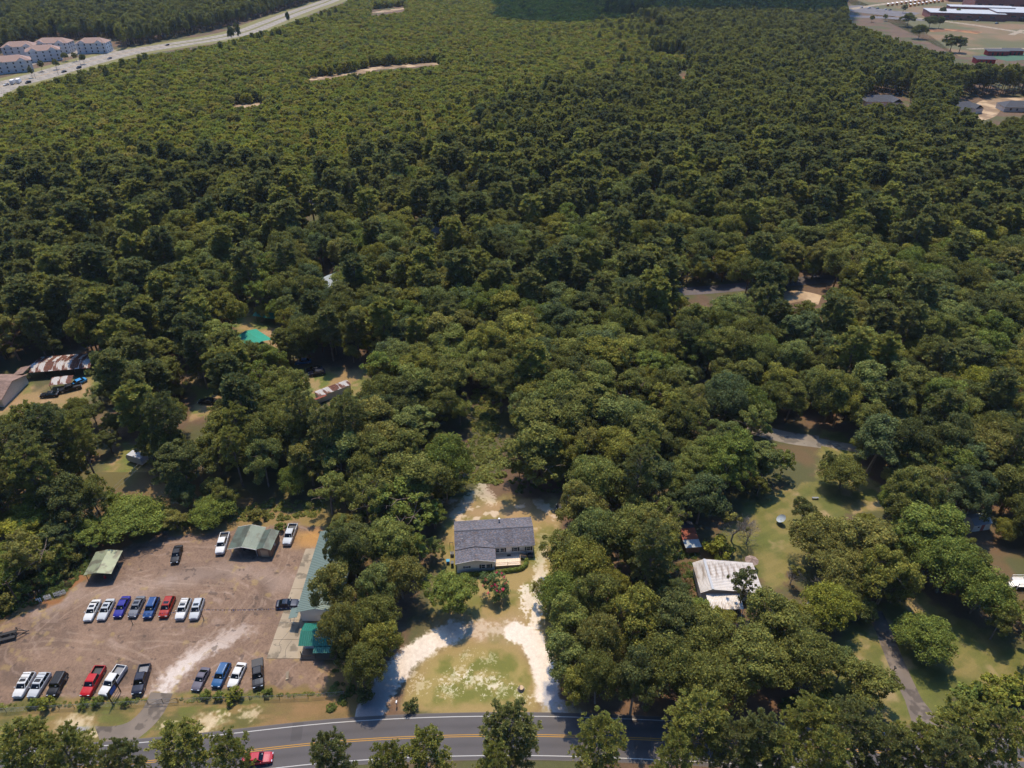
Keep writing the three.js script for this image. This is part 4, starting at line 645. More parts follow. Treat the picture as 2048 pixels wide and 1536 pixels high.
// ------------------------------------------------------------------ building helpers
// a thing whose own +x runs from a to b along its front and whose +z comes out of that front
function site(name, label, category, a, b, group) { return thing(name, label, category, V(a.x, 0, a.z), Math.atan2(-(b.z - a.z), b.x - a.x), group); }
const plate = (A, B, C, D, t = 0.1) => { const n = B.clone().sub(A).cross(D.clone().sub(A)).normalize().multiplyScalar(t); const r = [A, B, C, D]; return new Geo().hull(r, r.map((p) => p.clone().add(n))).build(); };
function ribbed(A, B, C, D, pitch, rise = 0.05) {        // metal sheet, ribs running from edge AB up to DC
  const g = new Geo(), n = B.clone().sub(A).cross(D.clone().sub(A)).normalize(), L = A.distanceTo(B), k = Math.max(2, Math.round(L / pitch)), lo = [], hi = [];
  for (let i = 0; i <= k; i++) for (const [f, h] of [[0, 0], [0.55, 0], [0.68, rise], [0.87, rise]]) { const t = Math.min(1, (i + f) / k); if (i === k && f > 0) break; lo.push(A.clone().lerp(B, t).addScaledVector(n, h)); hi.push(D.clone().lerp(C, t).addScaledVector(n, h)); }
  for (let i = 1; i < lo.length; i++) g.quad(lo[i - 1], lo[i], hi[i], hi[i - 1]);
  return g.build();
}
function gable(t, x0, x1, z0, z1, e, r, mat, { along = 'z', over = 0.35, rib = 0, thick = 0.1, name = 'roof_slope' } = {}) {   // two slopes over a plan rectangle
  const out = [];
  if (along === 'z') { const m = (x0 + x1) / 2, k = (r - e) / (m - x0), y = e - k * over, za = z0 - over, zb = z1 + over;
    const s = [[V(x0 - over, y, za), V(x0 - over, y, zb), V(m, r, zb), V(m, r, za)], [V(x1 + over, y, zb), V(x1 + over, y, za), V(m, r, za), V(m, r, zb)]];
    for (const q of s) out.push(part(t, name, rib ? ribbed(...q, rib) : plate(...q, thick), mat));
  } else { const m = (z0 + z1) / 2, k = (r - e) / (z1 - m), y = e - k * over, xa = x0 - over, xb = x1 + over;
    const s = [[V(xa, y, z1 + over), V(xb, y, z1 + over), V(xb, r, m), V(xa, r, m)], [V(xb, y, z0 - over), V(xa, y, z0 - over), V(xa, r, m), V(xb, r, m)]];
    for (const q of s) out.push(part(t, name, rib ? ribbed(...q, rib) : plate(...q, thick), mat)); }
  return out;
}
function walls(t, x0, x1, z0, z1, e, r, mat, along = 'z') {           // four walls, the gable ends rising to the ridge
  const g = new Geo(), a = [V(x0, 0, z1), V(x1, 0, z1), V(x1, e, z1), V(x0, e, z1)], b = [V(x1, 0, z0), V(x0, 0, z0), V(x0, e, z0), V(x1, e, z0)];
  g.quad(...a).quad(...b).quad(V(x1, 0, z1), V(x1, 0, z0), V(x1, e, z0), V(x1, e, z1)).quad(V(x0, 0, z0), V(x0, 0, z1), V(x0, e, z1), V(x0, e, z0));
  if (along === 'z') { const m = (x0 + x1) / 2; g.tri(V(x0, e, z1), V(x1, e, z1), V(m, r, z1)).tri(V(x1, e, z0), V(x0, e, z0), V(m, r, z0)); } else { const m = (z0 + z1) / 2; g.tri(V(x1, e, z1), V(x1, e, z0), V(x1, r, m)).tri(V(x0, e, z0), V(x0, e, z1), V(x0, r, m)); }
  return part(t, 'wall', g.build(), mat);
}
function windowAt(t, x, y, z, w, h, { shutters = true, mat = M.trim, panes = 2 } = {}) {   // in a wall that faces +z
  const f = new THREE.Group(); f.name = 'window'; f.position.set(x, y, z); t.add(f);
  part(f, 'frame', G1((g) => { g.box(0, h / 2 - 0.03, 0.03, w, 0.06, 0.06); g.box(0, -h / 2 + 0.03, 0.04, w, 0.06, 0.08); g.box(-w / 2 + 0.03, 0, 0.03, 0.06, h - 0.12, 0.06); g.box(w / 2 - 0.03, 0, 0.03, 0.06, h - 0.12, 0.06); if (panes > 1) g.box(0, 0, 0.03, w - 0.12, 0.05, 0.05); }), mat);
  part(f, 'pane', bg(0, 0, 0.012, w - 0.12, h - 0.12, 0.012), M.pane);
  if (shutters) for (const s of [-1, 1]) part(f, 'shutter', G1((g) => { g.box(s * (w / 2 + 0.17), 0, 0.025, 0.3, h, 0.04); for (let k = 0; k < 6; k++) g.box(s * (w / 2 + 0.17), -h / 2 + (k + 0.5) * h / 6, 0.05, 0.22, h / 6 * 0.55, 0.02); }), M.shutter);
  return f;
}
const post = (t, x, z, h, w, m, y = 0) => part(t, 'post', bg(x, y + h / 2, z, w, h, w), m);

// ------------------------------------------------------------------ the house
{
  const h = site('house', 'white single-storey house with a dark shingle roof and front deck', 'house', V(-12, 0, -104), V(4.9, 0, -105.4));
  const X = 16.9, e = 2.95, r = 4.15;
  const W = new Geo(); // walls round the L-shaped plan
  const ring = [[0.3, 3.6], [8.1, 3.6], [8.1, -0.3], [16.6, -0.3], [16.6, -7.9], [0.3, -7.9]];
  ring.forEach(([x, z], i) => { const [p, q] = ring[(i + 1) % ring.length]; W.quad(V(x, 0, z), V(p, 0, q), V(p, e, q), V(x, e, z)); });
  for (const x of [0.3, 16.6]) W.tri(V(x, e, -0.3), V(x, e, -7.9), V(x, r - 0.12, -4.1)); W.tri(V(0.3, e - 0.1, 3.6), V(8.1, e - 0.1, 3.6), V(4.2, 3.6, 3.6));
  part(h, 'wall', W.build(), M.siding);
  part(h, 'skirting', G1((g) => ring.forEach(([x, z], i) => { const [p, q] = ring[(i + 1) % ring.length], L = Math.hypot(p - x, q - z); g.box((x + p) / 2, 0.22, (z + q) / 2, Math.abs(p - x) > 0.01 ? L + 0.04 : 0.05, 0.44, Math.abs(q - z) > 0.01 ? L + 0.04 : 0.05); })), M.offWhite);
  gable(h, 0, X, -8.2, 0, e, r, M.shingle, { along: 'x', over: 0.05, thick: 0.12 });
  part(h, 'ridge_cap', G1((g) => g.box(X / 2, r + 0.13, -4.1, X + 0.1, 0.035, 0.26)), M.slate);
  // front gable that rises out of the main slope, and the wing roof one step below it
  const cross = (z0, zE, zR, dy, m) => { const y = e + dy, k = 3.78 + dy; part(h, 'roof_slope', plate(V(0.02, y, zE), V(0.02, y, z0), V(4.2, k, z0), V(4.2, k, zR), 0.1), m); part(h, 'roof_slope', plate(V(8.42, y, z0), V(8.42, y, zE), V(4.2, k, zR), V(4.2, k, z0), 0.1), m); };
  cross(0.28, -0.6, -3.1, 0.12, M.shingle); cross(3.95, 0.1, 0.1, -0.02, M.shingle);
  part(h, 'flashing', G1((g) => { g.beam(V(0.02, e + 0.14, 0.31), V(4.2, 3.92, 0.31), 0.05, 0.16); g.beam(V(4.2, 3.92, 0.31), V(8.42, e + 0.14, 0.31), 0.05, 0.16); }), M.dark);
  part(h, 'fascia', G1((g) => { g.beam(V(0.02, e + 0.02, 3.97), V(4.2, 3.79, 3.97), 0.04, 0.18); g.beam(V(4.2, 3.79, 3.97), V(8.42, e + 0.02, 3.97), 0.04, 0.18); g.box(12.65, e - 0.02, 0.06, 8.5, 0.16, 0.04); }), M.trim);
  windowAt(h, 2.35, 1.55, 3.62, 0.85, 0.5, { panes: 1 }); windowAt(h, 5.75, 1.5, 3.62, 0.88, 1.15, { shutters: false }); windowAt(h, 6.8, 1.5, 3.62, 0.88, 1.15, { shutters: false });
  for (const x of [5.12, 7.43]) part(h, 'shutter', bg(x, 1.5, 3.65, 0.3, 1.15, 0.05), M.shutter);
  windowAt(h, 9.0, 1.75, -0.28, 0.88, 1.1, { shutters: false }); windowAt(h, 10.0, 1.75, -0.28, 0.88, 1.1, { shutters: false }); part(h, 'shutter', bg(10.64, 1.75, -0.25, 0.3, 1.1, 0.05), M.shutter);
  windowAt(h, 12.85, 1.75, -0.28, 0.9, 1.1); windowAt(h, 15.6, 1.75, -0.28, 0.9, 1.1);
  const door = part(h, 'door', bg(11.35, 1.62, -0.27, 0.92, 2.0, 0.05), M.white); part(door, 'handle', bg(11.7, 1.5, -0.22, 0.05, 0.12, 0.05), M.steel); part(h, 'door_mat', bg(11.35, 0.68, 0.35, 0.8, 0.02, 0.5), M.dark);
  const pipe = part(h, 'chimney_pipe', G1((g) => { g.tube(V(9.8, 3.0, -6.9), V(9.8, 4.35, -6.9), 0.14, 0.14, 10); }), M.steel); part(pipe, 'rain_cap', G1((g) => { g.tube(V(9.8, 4.36, -6.9), V(9.8, 4.5, -6.9), 0.26, 0.2, 10); }), M.white);
  for (const [x, z] of [[1.6, -2.2], [0.9, -1.1], [12.9, -7.2], [13.6, -6.5], [4.9, -6.2]]) part(h, 'roof_vent', bg(x, e + (r - e) * (1 - Math.abs(z + 4.1) / 4.1) + 0.22, z, 0.14, 0.3, 0.14), M.steel);
  part(h, 'deck', G1((g) => { g.box(10.95, 0.61, 1.4, 5.6, 0.08, 3.3); }), M.deck);
  for (const [x, z] of [[8.3, 2.95], [10.9, 2.95], [13.65, 2.95], [13.65, 1.2]]) post(h, x, z, 1.55, 0.1, M.tanWood);
  part(h, 'railing', G1((g) => { for (const y of [0.95, 1.5]) { g.box(10.97, y, 2.95, 5.3, 0.06, 0.06); g.box(13.65, y, 2.1, 0.06, 0.06, 1.6); } for (let x = 8.5; x < 13.6; x += 0.16) g.box(x, 1.22, 2.95, 0.03, 0.5, 0.03); for (let z = 1.4; z < 2.9; z += 0.16) g.box(13.65, 1.22, z, 0.03, 0.5, 0.03); }), M.tanWood);
  part(h, 'deck_skirt', bg(10.95, 0.28, 3.0, 5.5, 0.54, 0.04), M.tanWood);
  for (let k = 0; k < 4; k++) part(h, 'step', bg(13.95 + k * 0.3, 0.56 - k * 0.15, 0.45, 0.32, 0.06, 1.3), M.tanWood);
  part(h, 'handrail', G1((g) => { for (const z of [-0.18, 1.12]) { g.beam(V(13.7, 1.5, z), V(15.1, 0.95, z), 0.06); g.box(15.1, 0.48, z, 0.08, 0.96, 0.08); } }), M.wood);
  h.updateMatrixWorld(true);
  const put2 = (name, label, cat, x, z) => thing(name, label, cat, h.localToWorld(V(x, 0.02, z)), h.rotation.y);
  const sb = put2('slatted_box', 'dark slatted box below the end window of the house', 'box', 16, 0.35); part(sb, 'body', bg(0, 0.36, 0, 1.15, 0.7, 0.75), M.dark); for (let k = 0; k < 6; k++) part(sb, 'slat', bg(0, 0.12 + k * 0.11, 0.4, 1.1, 0.05, 0.04), M.grey);
  const c1 = put2('air_conditioner', 'grey air conditioner unit against the end wall of the house', 'air conditioner', -0.7, -1.2); part(c1, 'casing', bg(0, 0.4, 0, 0.75, 0.8, 0.75), M.grey); part(c1, 'fan_grille', G1((g) => g.tube(V(0, 0.8, 0), V(0, 0.84, 0), 0.33, 0.33, 14)), M.black);
  const c2 = put2('storage_bin', 'blue plastic bin among clutter beside the house', 'bin', -1.6, 0.8); part(c2, 'tub', G1((g) => g.hull([V(-0.25, 0, 0.25), V(0.25, 0, 0.25), V(0.25, 0, -0.25), V(-0.25, 0, -0.25)], [V(-0.33, 0.75, 0.33), V(0.33, 0.75, 0.33), V(0.33, 0.75, -0.33), V(-0.33, 0.75, -0.33)])), std(0x1b5c86, 0.6)); part(c2, 'lid', bg(0, 0.79, 0, 0.74, 0.07, 0.74), std(0x1d86a8, 0.6));
  const c3 = put2('wheeled_bin', 'black wheeled bin among clutter beside the house', 'bin', -0.7, 1.6); part(c3, 'tub', G1((g) => g.hull([V(-0.22, 0.05, 0.25), V(0.22, 0.05, 0.25), V(0.22, 0.05, -0.25), V(-0.22, 0.05, -0.25)], [V(-0.3, 1, 0.35), V(0.3, 1, 0.35), V(0.3, 1, -0.35), V(-0.3, 1, -0.35)])), M.dark); part(c3, 'lid', bg(0, 1.03, 0, 0.64, 0.06, 0.76), M.black);
  const c4 = put2('trellis_post', 'dark post frame at the back corner of the house', 'frame', -0.8, -3.2); for (const x of [-0.35, 0.35]) post(c4, x, 0, 1.9, 0.09, M.dark); part(c4, 'crossbar', bg(0, 1.85, 0, 0.6, 0.08, 0.08), M.dark);
  // hedge along the wing and round the deck
  const r2 = rng(31), line = curve([V(1.4, 0, 4.5), V(8, 0, 4.45), V(11, 0, 4.2), V(13.4, 0, 3.9), V(14.6, 0, 3.0), V(15, 0, 1.7)], 60), list = [], T = new Geo();
  for (let i = 0; i < line.length; i++) { if (i % 3 === 0) T.tube(V(line[i].x, 0, line[i].z), V(line[i].x, 0.6, line[i].z), 0.04, 0.015, 4); for (let k = 0; k < 55; k++) { const q = ball(r2); q.y = Math.abs(q.y); list.push([V(line[i].x + q.x * 0.5, 0.12 + q.y * (0.72 + 0.12 * Math.sin(i * 1.3)), line[i].z + q.z * 0.5), q.clone().addScaledVector(ball(r2), 0.7).normalize(), 0.16 + r2() * 0.1, tone(r2, 1), 1.2]); } }
  const hd = put2('hedge', 'clipped green hedge curving along the front of the deck', 'hedge', 0, 0); part(hd, 'stems', T.build(), M.bark); part(hd, 'foliage', leafGeo(list), LEAF.gum);
}
// --- crape myrtle in bloom, stump, letter box
{
  const p = G(992, 1190), c = broadleaf(811, 5.4, 2.4, { clumps: 34, leaves: 70, flat: 0.42, base: 0.58, leaf: 0.26, lump: 0.3, skirt: -0.8 }), t = thing('flowering_tree', 'small tree with pink blossom on the front lawn', 'tree', V(p.x, 0, p.z));
  part(t, 'trunk', c.trunk, M.bark); part(t, 'crown', c.crown, LEAF.myrtle);
  const r = rng(5), list = []; for (let i = 0; i < 24; i++) { const d = ball(r); d.y = d.y * 0.5 + 0.42; d.normalize(); const o = V(d.x * 2.35 * (0.8 + r() * 0.35), 3.15 + d.y * 2.4, d.z * 2.35 * (0.8 + r() * 0.35)); for (let k = 0; k < 34; k++) { const q = ball(r); list.push([o.clone().addScaledVector(q, 0.3 * r() + 0.08), q, 0.15, tone(r, 1), 1]); } }
  part(t, 'blossom', leafGeo(list), std(0xe8406e, 0.9, 0, { vertexColors: true }));
  const s = thing('tree_stump', 'cut tree stump on the grass island', 'stump', G(1042, 1379)); part(s, 'bole', G1((g) => { g.tube(V(0, -0.05, 0), V(0, 0.25, 0), 0.75, 0.52, 11).tube(V(0, 0.25, 0), V(0.03, 0.62, 0), 0.52, 0.48, 11); }), M.bark); part(s, 'cut_face', G1((g) => g.tube(V(0.03, 0.62, 0), V(0.03, 0.635, 0), 0.44, 0.44, 11)), M.tanWood);
  const m = thing('letter_box', 'white letter box on a post beside the west drive mouth', 'letter box', G(794, 1412)); post(m, 0, 0, 1.05, 0.1, M.wood); part(m, 'box', G1((g) => { g.box(0, 1.16, 0, 0.24, 0.2, 0.5); g.tube(V(0, 1.26, -0.25), V(0, 1.26, 0.25), 0.12, 0.12, 10); }), M.white); part(m, 'flag', bg(0.14, 1.24, 0.1, 0.02, 0.18, 0.06), M.red);
}

// ------------------------------------------------------------------ the car lot
{
  // old carport
  const a = site('carport', 'weathered pale green metal carport by the scrub at the lot edge', 'carport', G(177, 1164), G(227, 1161)), W = 5.1, D = 5.9;
  for (const x of [0.1, W - 0.1]) for (const z of [-0.1, -D / 2, -D + 0.1]) post(a, x, z, 2.25, 0.08, M.blackSteel);
  gable(a, 0, W, -D, 0, 2.3, 2.85, M.oldGreen, { over: 0.2, rib: 0.3 });
  part(a, 'gable_panel', G1((g) => { g.tri(V(0, 2.28, 0), V(W, 2.28, 0), V(W / 2, 2.8, 0)); }), M.oldGreen); part(a, 'side_rail', G1((g) => { for (const x of [0.1, W - 0.1]) g.box(x, 2.2, -D / 2, 0.06, 0.08, D); }), M.blackSteel);
  const can = thing('red_cylinder', 'small red gas cylinder under the weathered carport', 'cylinder', G(211, 1157)); part(can, 'bottle', new THREE.LatheGeometry([[0.001, 0], [0.2, 0], [0.22, 0.1], [0.22, 0.7], [0.15, 0.86], [0.06, 0.9], [0.06, 0.98], [0.001, 0.98]].map(([x, y]) => new THREE.Vector2(x, y)), 12), M.red); part(can, 'collar', new THREE.TorusGeometry(0.12, 0.025, 5, 12).rotateX(Math.PI / 2).translate(0, 0.96, 0), M.steel);
  // carport with the wooden shed built against it
  const b = site('carport', 'green ribbed metal carport built against a wooden shed', 'carport', G(463, 1112), G(514, 1113)), W2 = 5.7, D2 = 6;
  for (const x of [0.08, W2 - 0.1]) for (const z of [-0.1, -D2 / 2, -D2 + 0.1]) post(b, x, z, 2.35, 0.07, M.offWhite);
  gable(b, 0, W2, -D2, 0, 2.4, 3.1, M.greenMetal, { over: 0.25, rib: 0.3 });
  part(b, 'gable_trim', G1((g) => { for (const z of [0.26, -D2 - 0.26]) { g.beam(V(-0.25, 2.3, z), V(W2 / 2, 3.06, z), 0.05, 0.14); g.beam(V(W2 / 2, 3.06, z), V(W2 + 0.25, 2.3, z), 0.05, 0.14); } }), M.offWhite);
  const mower = thing('ride_on_mower', 'dark riding mower parked in the shade of the ribbed carport', 'mower', G(495, 1098)); part(mower, 'body', G1((g) => { g.box(0.35, 0.55, 0, 0.8, 0.45, 0.5); g.box(-0.45, 0.5, 0, 0.7, 0.25, 0.6); g.box(0, 0.28, 0, 1.2, 0.14, 0.9); }), M.dark); part(mower, 'seat', G1((g) => { g.box(-0.45, 0.72, 0, 0.45, 0.12, 0.45); g.box(-0.68, 0.95, 0, 0.1, 0.4, 0.45); }), M.black); for (const [x, r] of [[0.55, 0.2], [-0.5, 0.28]]) for (const s of [-1, 1]) { const w = part(mower, 'wheel', wheelGeos(0.33)[0], M.tyre); w.scale.setScalar(r / 0.33); w.position.set(x, r, s * 0.42); }
  const s = site('wooden_shed', 'brown wooden shed with a green roof beside the ribbed carport', 'shed', G(518, 1113), G(545, 1114)), WS = 2.9, DS = 5.2;
  walls(s, 0, WS, -DS, 0, 2.35, 2.85, M.wood); gable(s, 0, WS, -DS, 0, 2.4, 2.92, M.greenMetal, { over: 0.22, rib: 0.3 });
  const d = part(s, 'door', bg(WS / 2, 1.0, 0.03, 1.6, 2.0, 0.05), M.tanWood); part(d, 'handle', bg(WS / 2 + 0.1, 1, 0.07, 0.05, 0.16, 0.04), M.steel); for (let k = 0; k < 7; k++) part(s, 'batten', bg(WS + 0.02, 1.15, -0.4 - k * 0.75, 0.04, 2.3, 0.08), M.oldWood);
  part(s, 'meter_box', bg(WS + 0.08, 1.5, -2.2, 0.12, 0.5, 0.35), M.offWhite);
  const junk = thing('oil_drum', 'dark oil drum against the side of the wooden shed', 'drum', G(556, 1076)); part(junk, 'barrel', new THREE.LatheGeometry([[0.001, 0], [0.29, 0], [0.29, 0.3], [0.31, 0.32], [0.29, 0.34], [0.29, 0.6], [0.31, 0.62], [0.29, 0.64], [0.29, 0.9], [0.001, 0.9]].map(([x, y]) => new THREE.Vector2(x, y)), 14), M.oldWood); part(junk, 'lid', G1((g) => g.tube(V(0, 0.9, 0), V(0, 0.92, 0), 0.27, 0.27, 14)), M.dark);
  // concrete apron, slab by slab
  const ap = new THREE.Group(); ap.name = 'concrete_apron'; ap.userData.kind = 'structure'; scene.add(ap);
  const L = (z) => -45.4 + (z + 80.1) / -27 * 0.8 , cut = [-80.1, -84.2, -88.6, -92.4, -96.2, -100, -103.6, -107.1];
  for (let k = 1; k < cut.length; k++) { const z0 = cut[k - 1] - 0.03, z1 = cut[k] + 0.03, w = k === 1 ? 6.6 : k === 2 ? 5.4 : k === 3 ? 4.2 : 2.5; part(ap, 'slab', new Geo().slab([[L(z0), z0], [L(z0) + w, z0], [L(z1) + w, z1], [L(z1), z1]], -0.05, 0.075).build(), M.concrete); }
  for (const path of [[[-43.6, -80.2], [-43.2, -82], [-43.9, -83.4], [-43.3, -84.8], [-42.6, -86.4]], [[-45, -83.2], [-44.2, -82.8], [-43.4, -83.1]], [[-42, -80.3], [-42.3, -82.2], [-41.7, -84]]]) part(ap, 'crack', ribbon(path.map(([x, z]) => V(x, 0, z)), 0.025, 0.08, 0, 20), M.dark);
  // long workshop and the office
  const w = site('workshop', 'long workshop with a faded grey-green metal roof behind the apron', 'building', V(-41.2, 0, -88.4), V(-33.6, 0, -88.4)), WW = 7.6, DW = 20.6;
  walls(w, 0.4, WW - 0.4, -DW, 0, 3, 4, M.offWhite); gable(w, 0, WW, -DW, 0, 3.05, 4.1, M.greenGrey, { over: 0.3, rib: 0.45 });
  for (const z of [-3, -8, -13, -18]) part(w, 'bay_door', bg(0.36, 1.35, z, 0.08, 2.6, 3), M.grey);
  part(w, 'awning', plate(V(-1.5, 2.55, -1), V(-1.5, 2.55, 1.4), V(0.2, 3, 1.4), V(0.2, 3, -1), 0.05), M.greenGrey); for (const z of [-0.8, 1.2]) post(w, -1.3, z, 2.55, 0.08, M.offWhite);
  const o = site('office', 'small pale office with a bright teal metal roof and porch', 'building', V(-39.0, 0, -80.6), V(-32.6, 0, -80.6)), WO = 6.4, DO = 5;
  walls(o, 0.3, WO - 0.3, -DO, -1.6, 2.7, 3.5, M.siding); gable(o, 0, WO, -DO, -0.6, 2.8, 3.7, M.teal, { along: 'x', over: 0.3, rib: 0.4 });
  part(o, 'porch_roof', ribbed(V(2.6, 2.25, 0.9), V(6.4, 2.25, 0.9), V(6.4, 2.65, -0.9), V(2.6, 2.65, -0.9), 0.4), M.teal); for (const x of [0.2, 2.7, 6.2]) post(o, x, 0.5, 2.2, 0.1, M.oldWood);
  part(o, 'porch_floor', bg(WO / 2, 0.12, -0.4, WO, 0.2, 2.2), M.wood); windowAt(o, 1.4, 1.5, -1.58, 0.9, 1, { shutters: false }); const od = part(o, 'door', bg(3.3, 1.2, -1.57, 0.9, 2, 0.05), M.dark); part(od, 'handle', bg(3.6, 1.2, -1.52, 0.05, 0.12, 0.04), M.steel);
  part(o, 'porch_rail', G1((g) => { g.box(1.45, 0.95, 0.5, 2.4, 0.06, 0.06); for (let x = 0.35; x < 2.6; x += 0.2) g.box(x, 0.55, 0.5, 0.04, 0.75, 0.04); }), M.oldWood);
  // car trailer at the edge of the frame
  const tr = site('car_trailer', 'black two-track car trailer with a lattice tongue', 'trailer', G(-40, 1290), G(62, 1264));
  for (const z of [-0.65, 0.65]) part(tr, 'track', G1((g) => { g.box(3, 0.62, z, 6.4, 0.08, 0.62); g.box(3, 0.54, z + 0.3, 6.4, 0.16, 0.06); g.box(3, 0.54, z - 0.3, 6.4, 0.16, 0.06); }), M.blackSteel);
  part(tr, 'cross_member', G1((g) => { for (const x of [0.3, 2, 3.6, 5.2, 6.1]) g.box(x, 0.5, 0, 0.1, 0.1, 1.9); }), M.blackSteel);
  for (const x of [2.4, 3.3]) for (const s of [-1, 1]) { const q = new THREE.Group(); q.name = 'wheel'; q.position.set(x, 0.34, s * 1.1); tr.add(q); part(q, 'tyre', wheelGeos(0.33)[0], M.tyre); part(q, 'rim', wheelGeos(0.33)[1], M.rim); }
  for (const s of [-1, 1]) part(tr, 'mudguard', bg(2.85, 0.74, s * 1.1, 1.9, 0.05, 0.26), M.blackSteel);
  part(tr, 'tongue', G1((g) => { g.beam(V(6.2, 0.5, -0.9), V(8.1, 0.5, 0), 0.1); g.beam(V(6.2, 0.5, 0.9), V(8.1, 0.5, 0), 0.1); g.box(8.2, 0.52, 0, 0.3, 0.12, 0.16); }), M.blackSteel);
  part(tr, 'winch_mast', G1((g) => { g.box(6.3, 1, -0.8, 0.1, 1, 0.1); g.box(6.3, 1, 0.8, 0.1, 1, 0.1); g.box(6.3, 1.46, 0, 0.1, 0.1, 1.6); g.beam(V(6.3, 1.4, 0.8), V(7.6, 0.55, 0.2), 0.07); g.beam(V(6.3, 1.4, -0.8), V(7.6, 0.55, -0.2), 0.07); }), M.blackSteel); part(tr, 'jack', G1((g) => { g.tube(V(7.7, 0.03, 0), V(7.7, 1.0, 0), 0.05, 0.05, 8); }), M.steel);
  // white picket panels and old posts on the scrub side
  const pick1 = (label, A, B, n, hgt, m, lean) => { const f = site('picket_fence', label, 'fence', A, B, 'old fence panels at the lot edge'), Lf = A.distanceTo(B); for (let k = 0; k < n; k++) { const q = part(f, 'picket', bg(0, hgt / 2, 0, 0.11, hgt, 0.03), m); q.position.set((k + 0.5) * Lf / n, 0, 0); q.rotation.z = lean * Math.sin(k * 3.1); q.rotation.x = -lean; } for (const y of [0.3, 0.75]) part(f, 'rail', bg(Lf / 2, hgt * y, -0.04, Lf, 0.09, 0.04), m); };
  pick1('white picket panel standing nearest the weathered carport', G(109, 1195), G(133, 1187), 9, 1.25, M.white, 0.05); pick1('leaning white picket panel with crooked slats', G(89, 1201), G(104, 1197), 6, 1.15, M.white, 0.2); pick1('short broken white picket panel with few slats', G(74, 1206), G(85, 1203), 3, 1.15, M.white, 0.1); pick1('dark wooden pallet panel standing beside the white pickets', G(131, 1175), G(146, 1171), 6, 1.2, M.oldWood, 0.05);
  for (const [x, y, k] of [[62, 1197, 'first'], [73, 1193, 'second'], [83, 1190, 'third']]) { const p = thing('wooden_post', `${k} of three bare wooden posts behind the broken picket panel`, 'post', G(x, y), 0, 'bare fence posts'); part(p, 'shaft', G1((g) => g.tube(V(0, -0.1, 0), V(0.05, 1.4, 0), 0.11, 0.1, 7)), M.oldWood); part(p, 'cut_top', G1((g) => g.tube(V(0.05, 1.4, 0), V(0.05, 1.43, 0), 0.1, 0.06, 7)), M.tanWood); }
  // posts and pennant strings
  const tops = [];
  for (const [x, y, lab] of [[266, 1249, 'dark pennant post in front of the grey saloon'], [408, 1240, 'dark pennant post beside the last white suv']]) { const p = thing('pennant_post', lab, 'post', G(x, y), 0, 'pennant posts'); part(p, 'shaft', G1((g) => g.tube(V(0, -0.1, 0), V(0, 3.3, 0), 0.06, 0.05, 8)), M.blackSteel); part(p, 'foot', G1((g) => g.tube(V(0, 0, 0), V(0, 0.1, 0), 0.2, 0.16, 8)), M.concrete); tops.push(V(p.position.x, 3.25, p.position.z)); }
  tops.push(V(-41.2, 3.0, -89.4));
  const cols = [std(0x2f55a8, 0.8), std(0xd6d8da, 0.8), std(0x1a1a20, 0.8)];
  for (const [A, B, lab] of [[tops[0], tops[1], 'string of small pennants over the middle row of cars'], [tops[1], tops[2], 'string of small pennants running from the row to the workshop']]) {
    const t = thing('pennant_string', lab, 'pennants', A), n = Math.round(A.distanceTo(B) / 0.42), at = (k) => B.clone().sub(A).multiplyScalar(k).add(V(0, -1.6 * k * (1 - k), 0)), rope = new Geo(); for (let k = 0; k < 16; k++) rope.tube(at(k / 16), at((k + 1) / 16), 0.012, 0.012, 3); part(t, 'rope', rope.build(), M.dark);
    const fl = new Geo().tri(V(-0.13, 0, 0), V(0.13, 0, 0), V(0, -0.34, 0.04)).build(); for (let k = 1; k < n; k++) { const f = part(t, 'pennant', fl, cols[(Math.floor(k / 6) + (k % 2)) % 3]); f.position.copy(at(k / n)); f.rotation.y = Math.atan2(-(B.z - A.z), B.x - A.x) + Math.sin(k * 2.3) * 0.5; }
  }
  // wire fence with its gate
  function wireFence(name, label, pts, gate) {
    const f = thing(name, label, gate ? 'gate' : 'fence', pts[0].clone()), base = pts.map((p) => p.clone().sub(pts[0])), H = gate ? 1.35 : 1.25;
    for (let i = 1; i < base.length; i++) {
      const A = base[i - 1], B = base[i], L = A.distanceTo(B), n = Math.max(1, Math.round(L / (gate ? 2.2 : 2.9))), at = (k, y) => A.clone().lerp(B, k).setY(y);
      for (let k = i === 1 ? 0 : 1; k <= n; k++) part(f, 'post', new Geo().tube(at(k / n, -0.05), at(k / n, H + 0.05), 0.035, 0.035, 6).build(), M.blackSteel);
      part(f, 'top_rail', new Geo().tube(at(0, H), at(1, H), 0.022, 0.022, 5).build(), M.steel); if (gate) { part(f, 'bottom_rail', new Geo().tube(at(0, 0.12), at(1, 0.12), 0.022, 0.022, 5).build(), M.steel); for (let k = 0; k < n; k++) part(f, 'brace', new Geo().tube(at(k / n, 0.12), at((k + 1) / n, H), 0.02, 0.02, 5).build(), M.blackSteel); }
      const wires = new Geo(), m = Math.round(L / 0.16); for (let k = 0; k < m; k++) for (const s of [0, 1]) { const a = at(k / m, s ? 0.04 : H), b = at(Math.min(1, (k + H / 0.16) / m), s ? H : 0.04); wires.beam(a, b, 0.006, 0.006); }
      const wm = part(f, 'wire_mesh', wires.build(), M.steel); wm.userData.kind = 'stuff';
    }
  }
  wireFence('chain_link_fence', 'chain-link fence along the verge before the front row pickups', [G(-30, 1428), G(57, 1422), G(150, 1417), G(230, 1413), G(296, 1409)]);
  wireFence('chain_link_fence', 'chain-link fence along the verge before the coupe and white saloon', [G(358, 1405), G(470, 1402), G(560, 1399), G(617, 1397), G(690, 1391)]);
  wireFence('farm_gate', 'closed wire gate across the car lot driveway', [G(298, 1409), G(327, 1407), G(356, 1405)], true);
